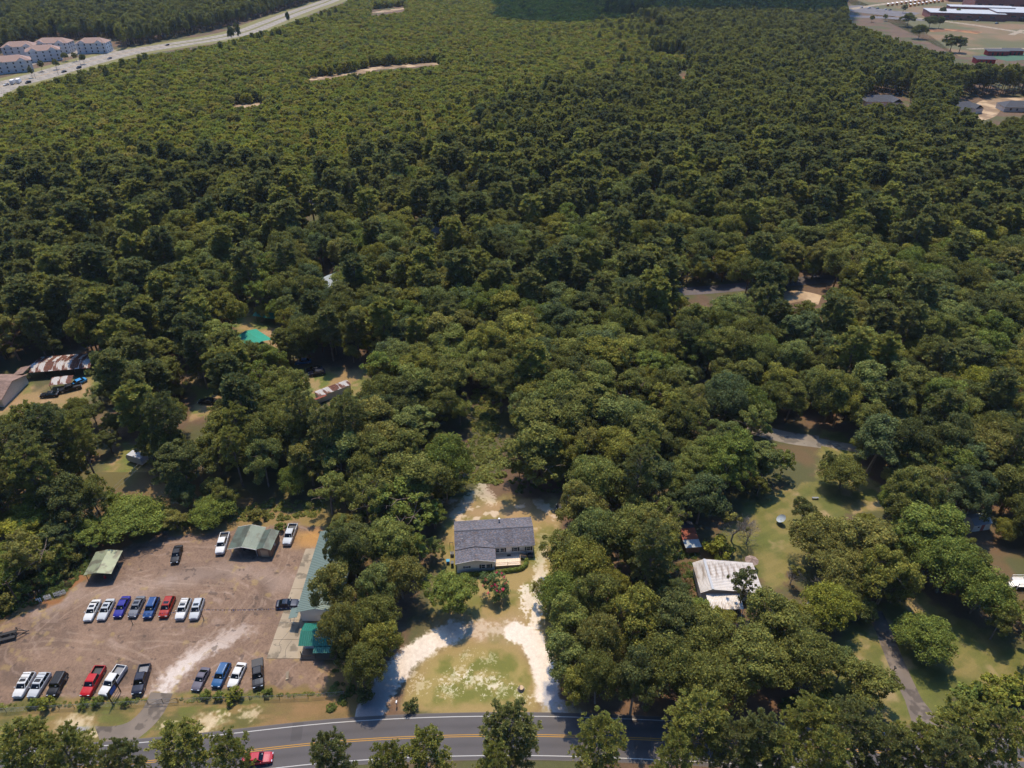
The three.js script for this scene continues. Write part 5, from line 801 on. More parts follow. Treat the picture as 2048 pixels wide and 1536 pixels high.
  for (const [x, y, s, lab] of [[65, 1413, 0.7, 'small bush on the fence before the silver suv'], [100, 1409, 1.15, 'bright bush on the fence before the black off-roader'], [171, 1411, 0.7, 'low bush on the fence before the red pickup'], [200, 1406, 0.8, 'bush on the fence beside the sign frame'], [256, 1408, 0.65, 'weedy bush on the fence by the gate'], [410, 1394, 0.75, 'small bush on the fence before the grey-purple coupe'], [440, 1393, 0.75, 'rounded bush on the fence before the blue suv'], [466, 1394, 1.2, 'largest bush on the fence before the white saloon'], [538, 1391, 0.7, 'small bush on the fence before the black pickup']]) plant('bush', SHRUBS[x % 3], x === 100 || x === 466 ? LEAF.lime : LEAF.gum, G(x, y), [s * 0.85, s * 0.8], x, lab, 'bush', 'bushes along the wire fence');
  // sign on two posts, set edge-on to the road
  const sg = site('yard_sign', 'dark sign board on two tall posts by the wire fence', 'sign', G(226, 1410), G(242, 1384)), SL = G(226, 1410).distanceTo(G(242, 1384)); for (const x of [0, SL]) post(sg, x, 0, 3.5, 0.13, M.blackSteel);
  const bd = part(sg, 'board', bg(SL / 2, 2.6, 0, SL - 0.16, 1.5, 0.08), M.black); part(bd, 'picture', bg(SL / 2, 2.55, -0.05, SL * 0.6, 1.0, 0.012), M.blue); part(bd, 'picture', bg(SL / 2, 2.55, 0.05, SL * 0.6, 1.0, 0.012), M.blue); for (const y of [0.5, 1.1]) part(sg, 'crossbar', bg(SL / 2, y, 0, SL, 0.06, 0.06), M.blackSteel);
  // utility pole and its wires
  const poleAt = (label, p, h) => { const t = thing('utility_pole', label, 'pole', p, 0.5, 'utility poles'); part(t, 'shaft', G1((g) => g.tube(V(0, -0.2, 0), V(0, h, 0), 0.15, 0.1, 8)), M.oldWood); part(t, 'crossarm', bg(0, h - 0.5, 0, 1.6, 0.12, 0.1), M.oldWood); for (const x of [-0.65, 0.65]) part(t, 'insulator', bg(x, h - 0.36, 0, 0.09, 0.16, 0.09), M.grey); return V(p.x, h - 0.3, p.z); };
  const pa = poleAt('wooden utility pole in the scrub by the broken pickets', G(38, 1207), 6.5), pb = poleAt('wooden utility pole at the top of the dirt trail', G(336, 936), 7.5);
  for (const dx of [-0.6, 0.6]) { const c = thing('power_line', dx < 0 ? 'upper of the two thin wires between the utility poles' : 'lower of the two thin wires between the utility poles', 'wire', pa), g = new Geo(), D = pb.clone().sub(pa), at = (k) => D.clone().multiplyScalar(k).add(V(dx * 0.8, -2.2 * k * (1 - k), dx * 0.4)); for (let k = 0; k < 20; k++) g.tube(at(k / 20), at((k + 1) / 20), 0.02, 0.02, 4); part(c, 'cable', g.build(), M.grey); }
  const bl = thing('concrete_block', 'pale slab fragment lying on the brown corner of the lot', 'slab', G(575, 1352)); part(bl, 'slab', bg(0, 0.1, 0, 0.5, 0.22, 1.6, 0.2), M.concrete);
}

// ------------------------------------------------------------------ the neighbours
{
  // pale metal building, ridge off its middle
  const p = site('barn', 'barn-like building with a pale stained metal roof and off-centre ridge', 'building', V(37.4, 0, -93), V(49.5, 0, -93)), W = 12.1, D = 7.4, rx = 2.1;
  part(p, 'wall', G1((g) => { const a = [[0.2, 0], [W - 0.2, 0], [W - 0.2, 2.85], [rx, 3.85], [0.2, 2.85]], f = a.map(([x, y]) => V(x, y, -0.2)), b = a.map(([x, y]) => V(x, y, -D + 0.2)); g.hull(f, b); }), M.offWhite);
  part(p, 'roof_slope', ribbed(V(-0.15, 2.85, -D - 0.2), V(-0.15, 2.85, 0.2), V(rx, 4, 0.2), V(rx, 4, -D - 0.2), 0.28), M.paleMetal);
  part(p, 'roof_slope', ribbed(V(W + 0.2, 2.85, 0.2), V(W + 0.2, 2.85, -D - 0.2), V(rx, 4, -D - 0.2), V(rx, 4, 0.2), 0.4), M.paleMetal); part(p, 'ridge_cap', bg(rx, 4.07, -D / 2, 0.5, 0.05, D + 0.4), M.whiteRoof);
  part(p, 'porch_roof', ribbed(V(0.9, 2.3, 3.6), V(7.6, 2.3, 3.6), V(7.6, 2.75, 0.1), V(0.9, 2.75, 0.1), 0.3), M.paleMetal); for (const x of [1, 4.2, 7.5]) post(p, x, 3.5, 2.3, 0.1, M.white);
  windowAt(p, 3.4, 1.5, -0.18, 0.9, 1, { shutters: false }); windowAt(p, 9.4, 1.5, -0.18, 0.9, 1, { shutters: false }); const d = part(p, 'door', bg(6, 1.05, -0.17, 0.95, 2.05, 0.05), M.grey); part(d, 'handle', bg(6.35, 1, -0.12, 0.05, 0.12, 0.04), M.steel);
  const s = site('rusty_shed', 'long low shed with a rust red and grey roof beside the barn', 'shed', G(1370, 1108), G(1398, 1106)), WS = 3.1; walls(s, 0, WS, -7, 0, 2.1, 2.1, M.oldWood);
  part(s, 'roof_slope', plate(V(-0.2, 2.15, -2), V(WS + 0.2, 2.15, -2), V(WS + 0.2, 2.5, -5), V(-0.2, 2.5, -5), 0.06), std(0x8a4a34, 0.85)); part(s, 'roof_slope', plate(V(-0.2, 2.05, 0.2), V(WS + 0.2, 2.05, 0.2), V(WS + 0.2, 2.12, -2), V(-0.2, 2.12, -2), 0.06), M.greyRoof); part(s, 'roof_slope', plate(V(-0.2, 2.45, -5), V(WS + 0.2, 2.45, -5), V(WS + 0.2, 2.3, -7.2), V(-0.2, 2.3, -7.2), 0.06), M.slate);
  const u = thing('patio_umbrella', 'faded brown patio umbrella open behind the pale roof', 'umbrella', G(1500, 1134)); post(u, 0, 0, 2.35, 0.05, M.oldWood); for (let k = 0; k < 8; k++) { const a = k / 8 * 6.283, b = (k + 1) / 8 * 6.283, R = 1.45; part(u, 'canopy_panel', new Geo().tri(V(0, 2.5, 0), V(Math.cos(b) * R, 2.0, Math.sin(b) * R), V(Math.cos(a) * R, 2.0, Math.sin(a) * R)).build(), k % 2 ? M.cloth : std(0x7c6a60, 0.95)); part(u, 'rib', new Geo().beam(V(0, 2.5, 0), V(Math.cos(a) * R, 2.0, Math.sin(a) * R), 0.03).build(), M.oldWood); }
  const tb = thing('garden_table', 'round garden table under the patio umbrella', 'table', G(1494, 1137)); part(tb, 'top', G1((g) => g.tube(V(0, 0.7, 0), V(0, 0.74, 0), 0.55, 0.55, 14)), M.wood); for (const a of [0.5, 2.07, 3.64, 5.2]) part(tb, 'leg', G1((g) => g.tube(V(Math.cos(a) * 0.4, 0, Math.sin(a) * 0.4), V(Math.cos(a) * 0.35, 0.7, Math.sin(a) * 0.35), 0.03, 0.03, 5)), M.oldWood);
  const o = site('outbuilding', 'low outbuilding with a tan weathered roof among bare branches', 'building', G(1612, 1236), G(1662, 1250)); walls(o, 0, 5, -3.8, 0, 2.2, 2.8, M.offWhite, 'x'); gable(o, 0, 5, -3.8, 0, 2.25, 2.9, M.tanRoof, { along: 'x', over: 0.25 });
  const f = site('garden_shed', 'small pale garden shed with a pinkish door at the wood edge', 'shed', G(1943, 1064), G(1988, 1058)); walls(f, 0, 4.2, -3, 0, 2.1, 2.7, M.siding, 'x'); gable(f, 0, 4.2, -3, 0, 2.15, 2.8, M.greyRoof, { along: 'x', over: 0.2, rib: 0.3 }); part(f, 'door', bg(2.3, 0.95, 0.03, 0.8, 1.8, 0.05), std(0xa8645c, 0.8)); windowAt(f, 1.2, 1.3, 0.02, 0.6, 0.5, { shutters: false, panes: 1 });
  const st = site('porch_steps', 'white wooden porch with steps at the edge of the lawn', 'porch', G(2022, 1182), G(2062, 1182)); part(st, 'platform', bg(2.4, 1.0, -1.4, 2.6, 0.1, 2.4), M.white); for (let k = 0; k < 5; k++) part(st, 'step', bg(0.95 - k * 0.28, 0.9 - k * 0.18, -1.2, 0.3, 0.06, 1.3), M.white); for (const [x, z] of [[1.15, -0.25], [1.15, -2.5], [3.6, -0.25], [3.6, -2.5]]) post(st, x, z, 2.0, 0.12, M.white); part(st, 'railing', G1((g) => { for (const y of [1.45, 1.95]) { g.box(2.4, y, -0.25, 2.4, 0.07, 0.06); g.box(2.4, y, -2.5, 2.4, 0.07, 0.06); } for (let x = 1.3; x < 3.6; x += 0.2) g.box(x, 1.7, -0.25, 0.05, 0.5, 0.04); }), M.white);
  const di = thing('satellite_dish', 'pale mesh dish tilted on a short post on the mown lawn', 'dish', G(1560, 1046)); part(di, 'reflector', new THREE.SphereGeometry(1.6, 16, 6, 0, 6.283, 0, 0.75).rotateX(Math.PI).translate(0, 1.6, 0).rotateZ(0.6).translate(0.2, 1.1, 0), M.greyRoof); part(di, 'mast', G1((g) => g.tube(V(0, 0, 0), V(0, 1.25, 0), 0.07, 0.06, 8)), M.steel);
  const be = thing('garden_bench', 'small grey bench alone at the top of the mown lawn', 'bench', G(1630, 998)); part(be, 'seat', bg(0, 0.45, 0, 1.5, 0.06, 0.45), M.grey); for (const x of [-0.6, 0.6]) part(be, 'leg', bg(x, 0.21, 0, 0.1, 0.42, 0.4), M.grey);
  const lp = thing('driveway_post', 'dark letter box post beside the paved driveway', 'letter box', G(1786, 1344)); post(lp, 0, 0, 1.3, 0.12, M.dark); part(lp, 'box', bg(0, 1.4, 0, 0.25, 0.24, 0.5), M.dark);
  // bare and dying trees
  const bare = (label, at, H, seed, sparse) => { const r = rng(seed), g = new Geo(); (function grow(a, d, l, w, n) { const b = a.clone().addScaledVector(d, l); g.tube(a, b, w, w * 0.65, n > 2 ? 6 : 4); if (n === 0) return; const k = n > 3 ? 4 : 3; for (let i = 0; i < k; i++) grow(b.clone().lerp(a, r() * 0.3), d.clone().addScaledVector(ball(r), n > 3 ? 0.85 : 0.75).add(V(0, 0.12, 0)).normalize(), l * (0.66 + r() * 0.22), w * 0.6, n - 1); })(V(0, -0.1, 0), V(0.05, 1, 0).normalize(), H * 0.28, H * 0.022, 5);
    const t = thing('bare_tree', label, 'tree', at, 0, 'bare trees'); part(t, 'trunk', g.build(), M.deadWood); if (sparse) { const q = broadleaf(seed, H, H * 0.3, { clumps: 9, leaves: 60, lump: 0.25 }); part(t, 'crown', q.crown, LEAF.olive); } };
  bare('grey half-dead tree on the lawn behind the barn', G(1462, 1082), 10, 21, true); bare('silvery bare-branched tree spreading over the lawn', G(1492, 1088), 7, 29, false); bare('bare grey tree beside the tan roofed outbuilding', G(1640, 1212), 8, 37, false); bare('small bare tree between the barn and the pecans', G(1580, 1168), 5.5, 43, true);
  // shrubs one can tell apart
  for (const [x, y, s, m, lab] of [[1442, 1112, 2.2, 'lime', 'bright green shrub behind the pale roof'], [1925, 1408, 2.2, 'gum', 'first rounded shrub of the hedge before the road pines'], [1965, 1402, 2.3, 'lime', 'yellow-flecked shrub of the hedge before the road pines'], [2010, 1398, 2.3, 'lime', 'second yellow-flecked shrub of the hedge'], [2046, 1396, 2.2, 'gum', 'end shrub of the hedge at the frame edge'], [1645, 1415, 1.6, 'gum', 'shrub by the road between two trees'], [826, 1418, 0.9, 'dark', 'scrubby bush beside the white letter box'], [728, 1392, 1.2, 'dark', 'dark shrub at the shaded west drive mouth'], [1680, 1330, 1.1, 'lime', 'yellow-green shrub beside the driveway tree'], [565, 1056, 0.9, 'gum', 'shrub behind the wooden shed'], [150, 1125, 1.6, 'olive', 'olive shrub in the scrub by the weathered carport'], [120, 1150, 1.5, 'olive', 'brownish shrub above the dark pallet'], [95, 1165, 1.6, 'gum', 'shrub in the scrub above the white pickets'], [48, 1185, 1.5, 'gum', 'low shrub right by the utility pole'], [10, 1215, 1.7, 'olive', 'low shrub at the frame edge below the utility pole'], [222, 1085, 1.5, 'gum', 'shrub close behind the weathered carport'], [310, 1052, 1.8, 'gum', 'shrub north of the black saloon'], [395, 1040, 1.6, 'gum', 'shrub north of the white pickup by the carport'], [520, 1035, 1.4, 'olive', 'shrub in the weeds behind the ribbed carport']]) plant('bush', SHRUBS[(x + y) % 3], LEAF[m], G(x, y), [s * 0.95, s * 0.85], x * 0.7, lab, 'bush');
}
// ------------------------------------------------------------------ west: barn, dwellings and roofs among the trees
{
  const b = site('rusty_barn', 'open-sided barn with a long rust-streaked metal roof', 'barn', G(62, 758), G(186, 748)), W = G(62, 758).distanceTo(G(186, 748)); part(b, 'wall', bg(W / 2, 1.3, -7.6, W - 0.4, 2.6, 0.15), M.oldWood);
  part(b, 'roof_slope', ribbed(V(0, 2.4, 0.4), V(W, 2.4, 0.4), V(W, 3.3, -3.4), V(0, 3.3, -3.4), 0.6), M.rust); part(b, 'roof_slope', ribbed(V(W, 2.6, -8), V(0.6, 2.6, -8), V(0.6, 3.35, -3.4), V(W, 3.35, -3.4), 0.6), M.rust); for (let k = 0; k < 5; k++) post(b, 0.3 + k * (W - 0.6) / 4, 0.2, 2.4, 0.16, M.oldWood);
  const l = site('lean_to', 'low lean-to roof of grey and rusty sheets before the barn', 'shed', G(104, 782), G(150, 777)); part(l, 'roof_slope', ribbed(V(-0.2, 2.0, 0.2), V(5.6, 2.0, 0.2), V(5.6, 2.5, -3.4), V(-0.2, 2.5, -3.4), 0.4), M.rust); for (const x of [0, 5.4]) for (const z of [0, -3.2]) post(l, x, z, 2.05, 0.12, M.oldWood);
  const h = site('bungalow', 'bungalow with a brown shingle roof at the frame edge', 'house', V(-153, 0, -158), V(-139.5, 0, -158)); walls(h, 0, 12.6, -13, -1, 2.7, 4.4, M.siding, 'x'); gable(h, 0, 12.6, -13, -1, 2.75, 4.6, M.brownRoof, { along: 'x', over: 0.5, thick: 0.12 }); windowAt(h, 10, 1.5, -0.98, 1, 1.1, { shutters: false }); part(h, 'gable_wing', plate(V(9, 2.75, -12.5), V(9, 2.75, -17), V(12.4, 3.6, -17), V(12.4, 3.6, -12.5), 0.12), M.brownRoof);
  const g2 = site('long_shed', 'long low building with a white roof streaked by rust', 'shed', G(640, 806), G(714, 778)); walls(g2, 0, 9.6, -2.8, 0, 2.2, 2.4, M.offWhite, 'x'); gable(g2, 0, 9.6, -2.8, 0, 2.25, 2.6, M.rust, { along: 'x', over: 0.2, rib: 0.4 }); part(g2, 'end_roof', plate(V(-2, 2.05, 0.8), V(2, 2.05, 0.8), V(2, 2.15, 0.2), V(-2, 2.15, 0.2), 0.06), std(0x7a3f30, 0.85));
  const tealHouse = (label, at, W, D, turn) => { const t = thing('shelter', label, 'shelter', at, turn); for (const x of [-W / 2, W / 2]) for (const z of [-D / 2, D / 2]) post(t, x * 0.92, z * 0.92, 2.5, 0.15, M.wood); gable(t, -W / 2, W / 2, -D / 2, D / 2, 2.5, 3.3, M.tealBright, { along: 'x', over: 0.3, rib: 0.5 }); };
  tealHouse('shelter with a vivid teal metal roof among the western oaks', G(511, 690).setY(0), 9, 6.5, -0.75); tealHouse('second teal roof half hidden behind the vivid teal shelter', G(540, 640), 8, 5, -0.3);
  const hut = (label, at, W, D, mat, turn, wall = M.siding) => { const t = thing('dwelling', label, 'house', at, turn); walls(t, -W / 2, W / 2, -D / 2, D / 2, 2.7, 4.1, wall, 'x'); gable(t, -W / 2, W / 2, -D / 2, D / 2, 2.75, 4.2, mat, { along: 'x', over: 0.4 }); windowAt(t, W * 0.25, 1.5, D / 2 + 0.02, 1, 1.1, { shutters: false }); windowAt(t, -W * 0.25, 1.5, D / 2 + 0.02, 1, 1.1, { shutters: false }); return t; };
  hut('dwelling with a blue-grey roof deep in the western woods', G(660, 575), 10, 7, M.greyRoof, 0.9); hut('long white roofed dwelling above the far end of the house lot', G(858, 472), 16, 6, M.whiteRoof, 0.06); hut('grey roofed dwelling peeping out beyond the western oaks', G(618, 420), 11, 7, M.slate, 0.1); hut('pale roofed dwelling at the west edge of the grove', G(792, 672), 8, 6, M.whiteRoof, 0.8); hut('green roofed hut by the lane in the eastern woods', G(1365, 640), 7, 4.5, M.greenMetal, 0.1);
  const pool = thing('round_pool', 'round above-ground pool glimpsed through the eastern trees', 'pool', G(1540, 668)); part(pool, 'wall', new THREE.CylinderGeometry(2.2, 2.2, 1.1, 24, 1, true).translate(0, 0.55, 0), M.white); part(pool, 'water', new THREE.CircleGeometry(2.15, 24).rotateX(-Math.PI / 2).translate(0, 0.95, 0), std(0x5fa9bd, 0.1)); part(pool, 'rim', new THREE.TorusGeometry(2.2, 0.08, 6, 28).rotateX(Math.PI / 2).translate(0, 1.1, 0), M.white);
  for (const [x, y, lab, m] of [[330, 846, 'white camper trailer under the western oaks', M.white], [278, 924, 'pale camper trailer beside the dirt trail', M.whiteRoof], [55, 912, 'small pale trailer in the trees below the bungalow', M.whiteRoof]]) { const t = thing('camper_trailer', lab, 'trailer', G(x, y), x * 0.01); part(t, 'body', G1((g) => { g.hull([V(-2.3, 0.5, 1.05), V(2.3, 0.5, 1.05), V(2.3, 0.5, -1.05), V(-2.3, 0.5, -1.05)], [V(-2.5, 1.6, 1.1), V(2.6, 1.6, 1.1), V(2.6, 1.6, -1.1), V(-2.5, 1.6, -1.1)]); g.hull([V(-2.5, 1.6, 1.1), V(2.6, 1.6, 1.1), V(2.6, 1.6, -1.1), V(-2.5, 1.6, -1.1)], [V(-2.2, 2.5, 1), V(2.1, 2.5, 1), V(2.1, 2.5, -1), V(-2.2, 2.5, -1)]); }), m); part(t, 'window', bg(0.9, 1.75, 1.1, 1.1, 0.5, 0.04), M.glass); part(t, 'door', bg(-0.8, 1.35, 1.1, 0.6, 1.5, 0.04), M.grey); for (const s of [-1, 1]) { const w = part(t, 'wheel', wheelGeos(0.33)[0], M.tyre); w.position.set(-0.2, 0.33, s * 0.95); } part(t, 'tow_bar', bg(3.1, 0.5, 0, 1.2, 0.1, 0.12), M.dark); }
}
// ------------------------------------------------------------------ the cloud whose shade lies on the far pines
{
  const at = G(1340, 24).addScaledVector(SUN, 760 / SUN.y), r = rng(61), list = [];
  for (let i = 0; i < 34; i++) { const k = new THREE.IcosahedronGeometry(38 + r() * 46, 3), p = V((r() - 0.5) * 320, (r() - 0.3) * 40, (r() - 0.5) * 130); const a = k.attributes.position; for (let j = 0; j < a.count; j++) { const n = V(a.getX(j), a.getY(j), a.getZ(j)), f = 1 + (fbm(n.x * 0.05 + i * 9, n.y * 0.05 + n.z * 0.05, 3, 3) - 0.5) * 0.5; a.setXYZ(j, n.x * f, n.y * f * 0.5, n.z * f); } k.translate(p.x, p.y, p.z); list.push(k); }
  const c = mergeGeometries(list); c.computeVertexNormals(); const m = structure('cloud', c, new THREE.MeshPhysicalMaterial({ color: 0xf2f2f2, roughness: 1, transmission: 0.5, thickness: 0, side: THREE.DoubleSide })); m.position.copy(at); m.rotation.y = -0.12;
}
// ------------------------------------------------------------------ far: highway, apartments, school, houses
{
  const far = (list) => list.map(([a, b]) => G(a, b));
  const path = far([[-160, 232], [-60, 203], [0, 174], [80, 152], [170, 126], [260, 104], [340, 91], [430, 77], [490, 64], [540, 45], [600, 22], [650, 5], [700, -16], [760, -42]]);
  structure('highway_verge', ribbon(path, 24, 0.03, 0, 80), std(0x6f6a3c, 1)); structure('highway', ribbon(path, (t) => 15 - 4 * t, 0.06, 0, 80), std(0xf2ece8, 0.9, 0, { map: concreteTex }));
  structure('highway_median', ribbon(path.slice(6), 2.2, 0.08, 0, 50), std(0x6b6638, 1)); structure('turning_lane_line', ribbon(path.slice(0, 7), 0.25, 0.08, 0, 50), M.yellowLine);
  structure('apartment_parking', ribbon(far([[-120, 150], [0, 135], [60, 122], [130, 108], [225, 98]]), 16, 0.045, 0, 40), std(0xe8e0dc, 0.9, 0, { map: concreteTex }));
  for (const [x, y, type, paint, lab] of [[8, 172, 'sedan', 'white', 'white car on the highway nearest the frame edge'], [52, 168, 'suv', 'black', 'dark car near the edge of the highway below the apartments'], [154, 138, 'suv', 'navy', 'dark car on the highway past the apartments'], [124, 146, 'sedan', 'black', 'black car on the highway in front of the apartments'], [216, 119, 'sedan', 'grey', 'grey car on the highway where the side street meets it'], [332, 92, 'sedan', 'black', 'dark car far along the highway']]) { const d = V(0.23, 0, -0.97), p = G(x, y); vehicle(type, paint, lab, p, p.clone().add(d), { y: 0.08, sticker: false, group: 'cars on the highway' }); }
  for (const [x, y, lab] of [[27, 168, 'first white box van on the highway'], [39, 166, 'second white box van just ahead on the highway']]) { const t = thing('box_van', lab, 'van', G(x, y).setY(0.08), 1.8, 'white vans on the highway'); part(t, 'box', bg(-0.8, 1.85, 0, 5, 2.6, 2.3), M.white); part(t, 'cab', G1((g) => g.hull([V(1.8, 0.5, 1), V(3.4, 0.5, 1), V(3.4, 0.5, -1), V(1.8, 0.5, -1)], [V(1.8, 2.2, 0.95), V(2.6, 2.2, 0.95), V(2.6, 2.2, -0.95), V(1.8, 2.2, -0.95)])), M.white); part(t, 'windshield', G1((g) => g.quad(V(3.2, 1.1, 0.9), V(3.2, 1.1, -0.9), V(2.72, 2.05, -0.85), V(2.72, 2.05, 0.85))), M.glass); for (const a of [-2.2, 2.6]) for (const s of [-1, 1]) { const w = part(t, 'wheel', wheelGeos(0.42)[0], M.tyre); w.position.set(a, 0.42, s * 0.95); } }
  const win = bg(0, 0, 0, 1.1, 1.4, 0.1), apt = (label, x, y, W, D, turn) => {
    const t = thing('apartment_block', label, 'building', G(x, y), turn, 'apartment blocks by the highway'), H = 8.6; walls(t, -W / 2, W / 2, -D / 2, D / 2, H, H, M.siding, 'x');
    const e = H, r = H + 3.6, a = W / 2 + 0.6, b = D / 2 + 0.6, k = W / 2 - D / 2 + 1; part(t, 'roof', G1((g) => { g.quad(V(-a, e, b), V(a, e, b), V(k, r, 0), V(-k, r, 0)).quad(V(a, e, -b), V(-a, e, -b), V(-k, r, 0), V(k, r, 0)).tri(V(a, e, b), V(a, e, -b), V(k, r, 0)).tri(V(-a, e, -b), V(-a, e, b), V(-k, r, 0)); }), M.aptRoof);
    for (let f = 0; f < 3; f++) { const n = Math.floor(W / 4.6); for (let i = 0; i < n; i++) { const w = part(t, 'window', win, M.pane); w.position.set(-W / 2 + (i + 0.5) * W / n, 1.7 + f * 2.8, D / 2 + 0.04); } const m = Math.floor(D / 5); for (let i = 0; i < m; i++) { const w = part(t, 'window', win, M.pane); w.rotation.y = Math.PI / 2; w.position.set(W / 2 + 0.04, 1.7 + f * 2.8, -D / 2 + (i + 0.5) * D / m); } }
    for (const x0 of [-W * 0.28, W * 0.28]) { part(t, 'gable', G1((g) => { g.tri(V(x0 - 3.4, e, b + 0.1), V(x0 + 3.4, e, b + 0.1), V(x0, e + 2.2, b + 0.1)); }), M.white); part(t, 'gable_roof', G1((g) => { g.quad(V(x0 - 3.8, e - 0.1, b + 0.3), V(x0, e + 2.4, b + 0.3), V(x0, e + 2.4, b - 4.6), V(x0 - 3.8, e - 0.1, b)).quad(V(x0, e + 2.4, b + 0.3), V(x0 + 3.8, e - 0.1, b + 0.3), V(x0 + 3.8, e - 0.1, b), V(x0, e + 2.4, b - 4.6)); }), M.aptRoof); for (let f = 0; f < 3; f++) part(t, 'balcony', bg(x0, 0.3 + f * 2.8, D / 2 + 0.7, 3.2, 0.9, 1.3), M.trim); }
  };
  apt('three-storey apartment block standing apart beside the highway', 192, 104, 26, 15, 0.12); apt('farthest apartment block in front of the dark woods', 113, 104, 30, 15, 0.1); apt('apartment block in the middle of the cluster by the highway', 92, 120, 26, 15, 0.5); apt('apartment block at the frame edge close to the highway', 26, 143, 30, 16, 0.55); apt('low brown-roofed apartment block behind the edge block', 45, 112, 26, 14, 0.35);
  const lampAt = (x, y, lab) => { const t = thing('street_lamp', lab, 'lamp', G(x, y), 0.6, 'lamp posts by the highway'); part(t, 'mast', G1((g) => g.tube(V(0, 0, 0), V(0, 11, 0), 0.14, 0.09, 6)), M.grey); part(t, 'arm', G1((g) => g.beam(V(0, 10.8, 0), V(2, 11.2, 0), 0.1)), M.grey); part(t, 'lamp_head', bg(2.2, 11.2, 0, 0.8, 0.16, 0.3), M.grey); };
  for (const [x, y, lab] of [[72, 158, 'lamp post on the highway by the white vans'], [117, 150, 'lamp post on the highway by the black car'], [163, 134, 'lamp post on the highway past the apartments']]) lampAt(x, y, lab);
  // school
  structure('school_grounds', new Geo().slab([[400, -690], [760, -640], [860, -1500], [520, -1500], [470, -1000], [430, -800]], -0.1, 0.035).build(), std(0xffffff, 1, 0, { map: tex(256, (u, v) => grain(mix3([88, 86, 52], [118, 96, 68], smooth(0.35, 0.65, fbm(u * 4, v * 4, 8, 4, 4))), 0.08), 160) }));
  structure('school_road', ribbon(far([[1830, 36], [1900, 44], [1960, 52], [2048, 66], [2120, 80]]), 4, 0.06, 0, 40), M.concrete); structure('school_parking', ribbon(far([[1690, 12], [1760, 24], [1830, 30]]), 26, 0.05, 0, 20), M.asphalt); structure('school_parking', ribbon(far([[1700, 32], [1780, 36], [1850, 40]]), 10, 0.055, 0, 20), M.asphalt); structure('school_drive', ribbon(far([[1680, 22], [1740, 12], [1800, 4], [1860, -4]]), 5, 0.065, 0, 30), M.concrete);
  structure('school_path', ribbon(far([[2022, 70], [2046, 60]]), 3, 0.065, 0, 6), M.concrete); structure('school_path', ribbon(far([[1935, 98], [2000, 97], [2070, 97]]), 3, 0.06, 0, 10), M.concrete); structure('dirt_field', ribbon(far([[1855, 62], [1900, 60], [1960, 66]]), 9, 0.045, 0, 20), M.clay); structure('ball_field', ribbon(far([[1985, 116], [2030, 113], [2080, 112]]), 16, 0.055, 0, 10), std(0x3f5f48, 1));
  const block = (t, x0, x1, z0, z1, h, roof = M.whiteRoof) => { part(t, 'wall', new Geo().slab([[x0, z0], [x1, z0], [x1, z1], [x0, z1]], 0, h).build(), M.brick); part(t, 'roof', new Geo().slab([[x0 - 0.4, z0 - 0.4], [x1 + 0.4, z0 - 0.4], [x1 + 0.4, z1 + 0.4], [x0 - 0.4, z1 + 0.4]], h + 0.02, h + 0.5).build(), roof); for (let x = x0 + 6; x < x1 - 4; x += 12) part(t, 'window', bg(0, 0, 0, 5, 1.6, 0.1), M.pane).position.set(x, h * 0.55, z1 + 0.05); };
  const s = thing('school', 'sprawling brick school with wide white flat roofs', 'building', V(500, 0, -930)); s.rotation.y = -0.25; block(s, -10, 70, -40, 0, 7); block(s, 62, 190, -66, -8, 8.5); block(s, 20, 90, -62, -42, 9.5); block(s, 60, 150, -150, -96, 14); block(s, 110, 220, -30, 20, 6.5);
  part(s, 'entrance', bg(100, 2, -6, 26, 4, 4), M.dark);
  const sh = thing('school_hall', 'tall brick school hall behind the flat white roofs', 'building', G(1960, 2)); block(sh, -45, 55, -20, 14, 13); sh.rotation.y = -0.2;
  const busA = rng(9); for (let k = 0; k < 18; k++) { const p = k < 9 ? G(1775 + k * 9, 12 - k * 1.1) : G(1820 + (k - 9) * 8, 13 - (k - 9) * 1.2); const t = thing('school_bus', `school bus number ${'one two three four five six seven eight nine'.split(' ')[k % 9]} from the car park in the ${k < 9 ? 'outer' : 'inner'} bus row`, 'bus', p.setY(0.05), 1.2 + busA() * 0.04, 'school buses parked in rows'); part(t, 'body', bg(0, 1.6, 0, 10.5, 2.4, 2.4), M.bus); part(t, 'roof', bg(0, 2.88, 0, 10.3, 0.16, 2.2), M.white); part(t, 'bonnet', bg(6, 1.1, 0, 1.6, 1.3, 2.1), M.bus); for (const z of [-1.22, 1.22]) part(t, 'window_band', bg(-0.3, 2.2, z, 9, 0.7, 0.03), M.glass); for (const x of [-3, 4.6]) for (const z of [-1, 1]) { const w = part(t, 'wheel', wheelGeos(0.42)[0], M.tyre); w.position.set(x, 0.42, z); } }
  for (const [x, y, paint, lab] of [[1735, 17, 'silver', 'silver car first in the school car park'], [1752, 18, 'green', 'dark green car in the school car park'], [1768, 20, 'white', 'white car in the school car park'], [1777, 21, 'navy', 'navy car beside the white school car'], [1720, 16, 'white', 'white car at the edge of the school car park'], [1918, 41, 'black', 'black car at the kerb by the school'], [1952, 43, 'grey', 'grey car at the kerb by the school'], [1990, 48, 'black', 'black car farther along the school kerb']]) { const p = G(x, y); vehicle('sedan', paint, lab, p, p.clone().add(V(0.9, 0, -0.4)), { y: 0.09, sticker: false, group: 'cars at the school' }); }
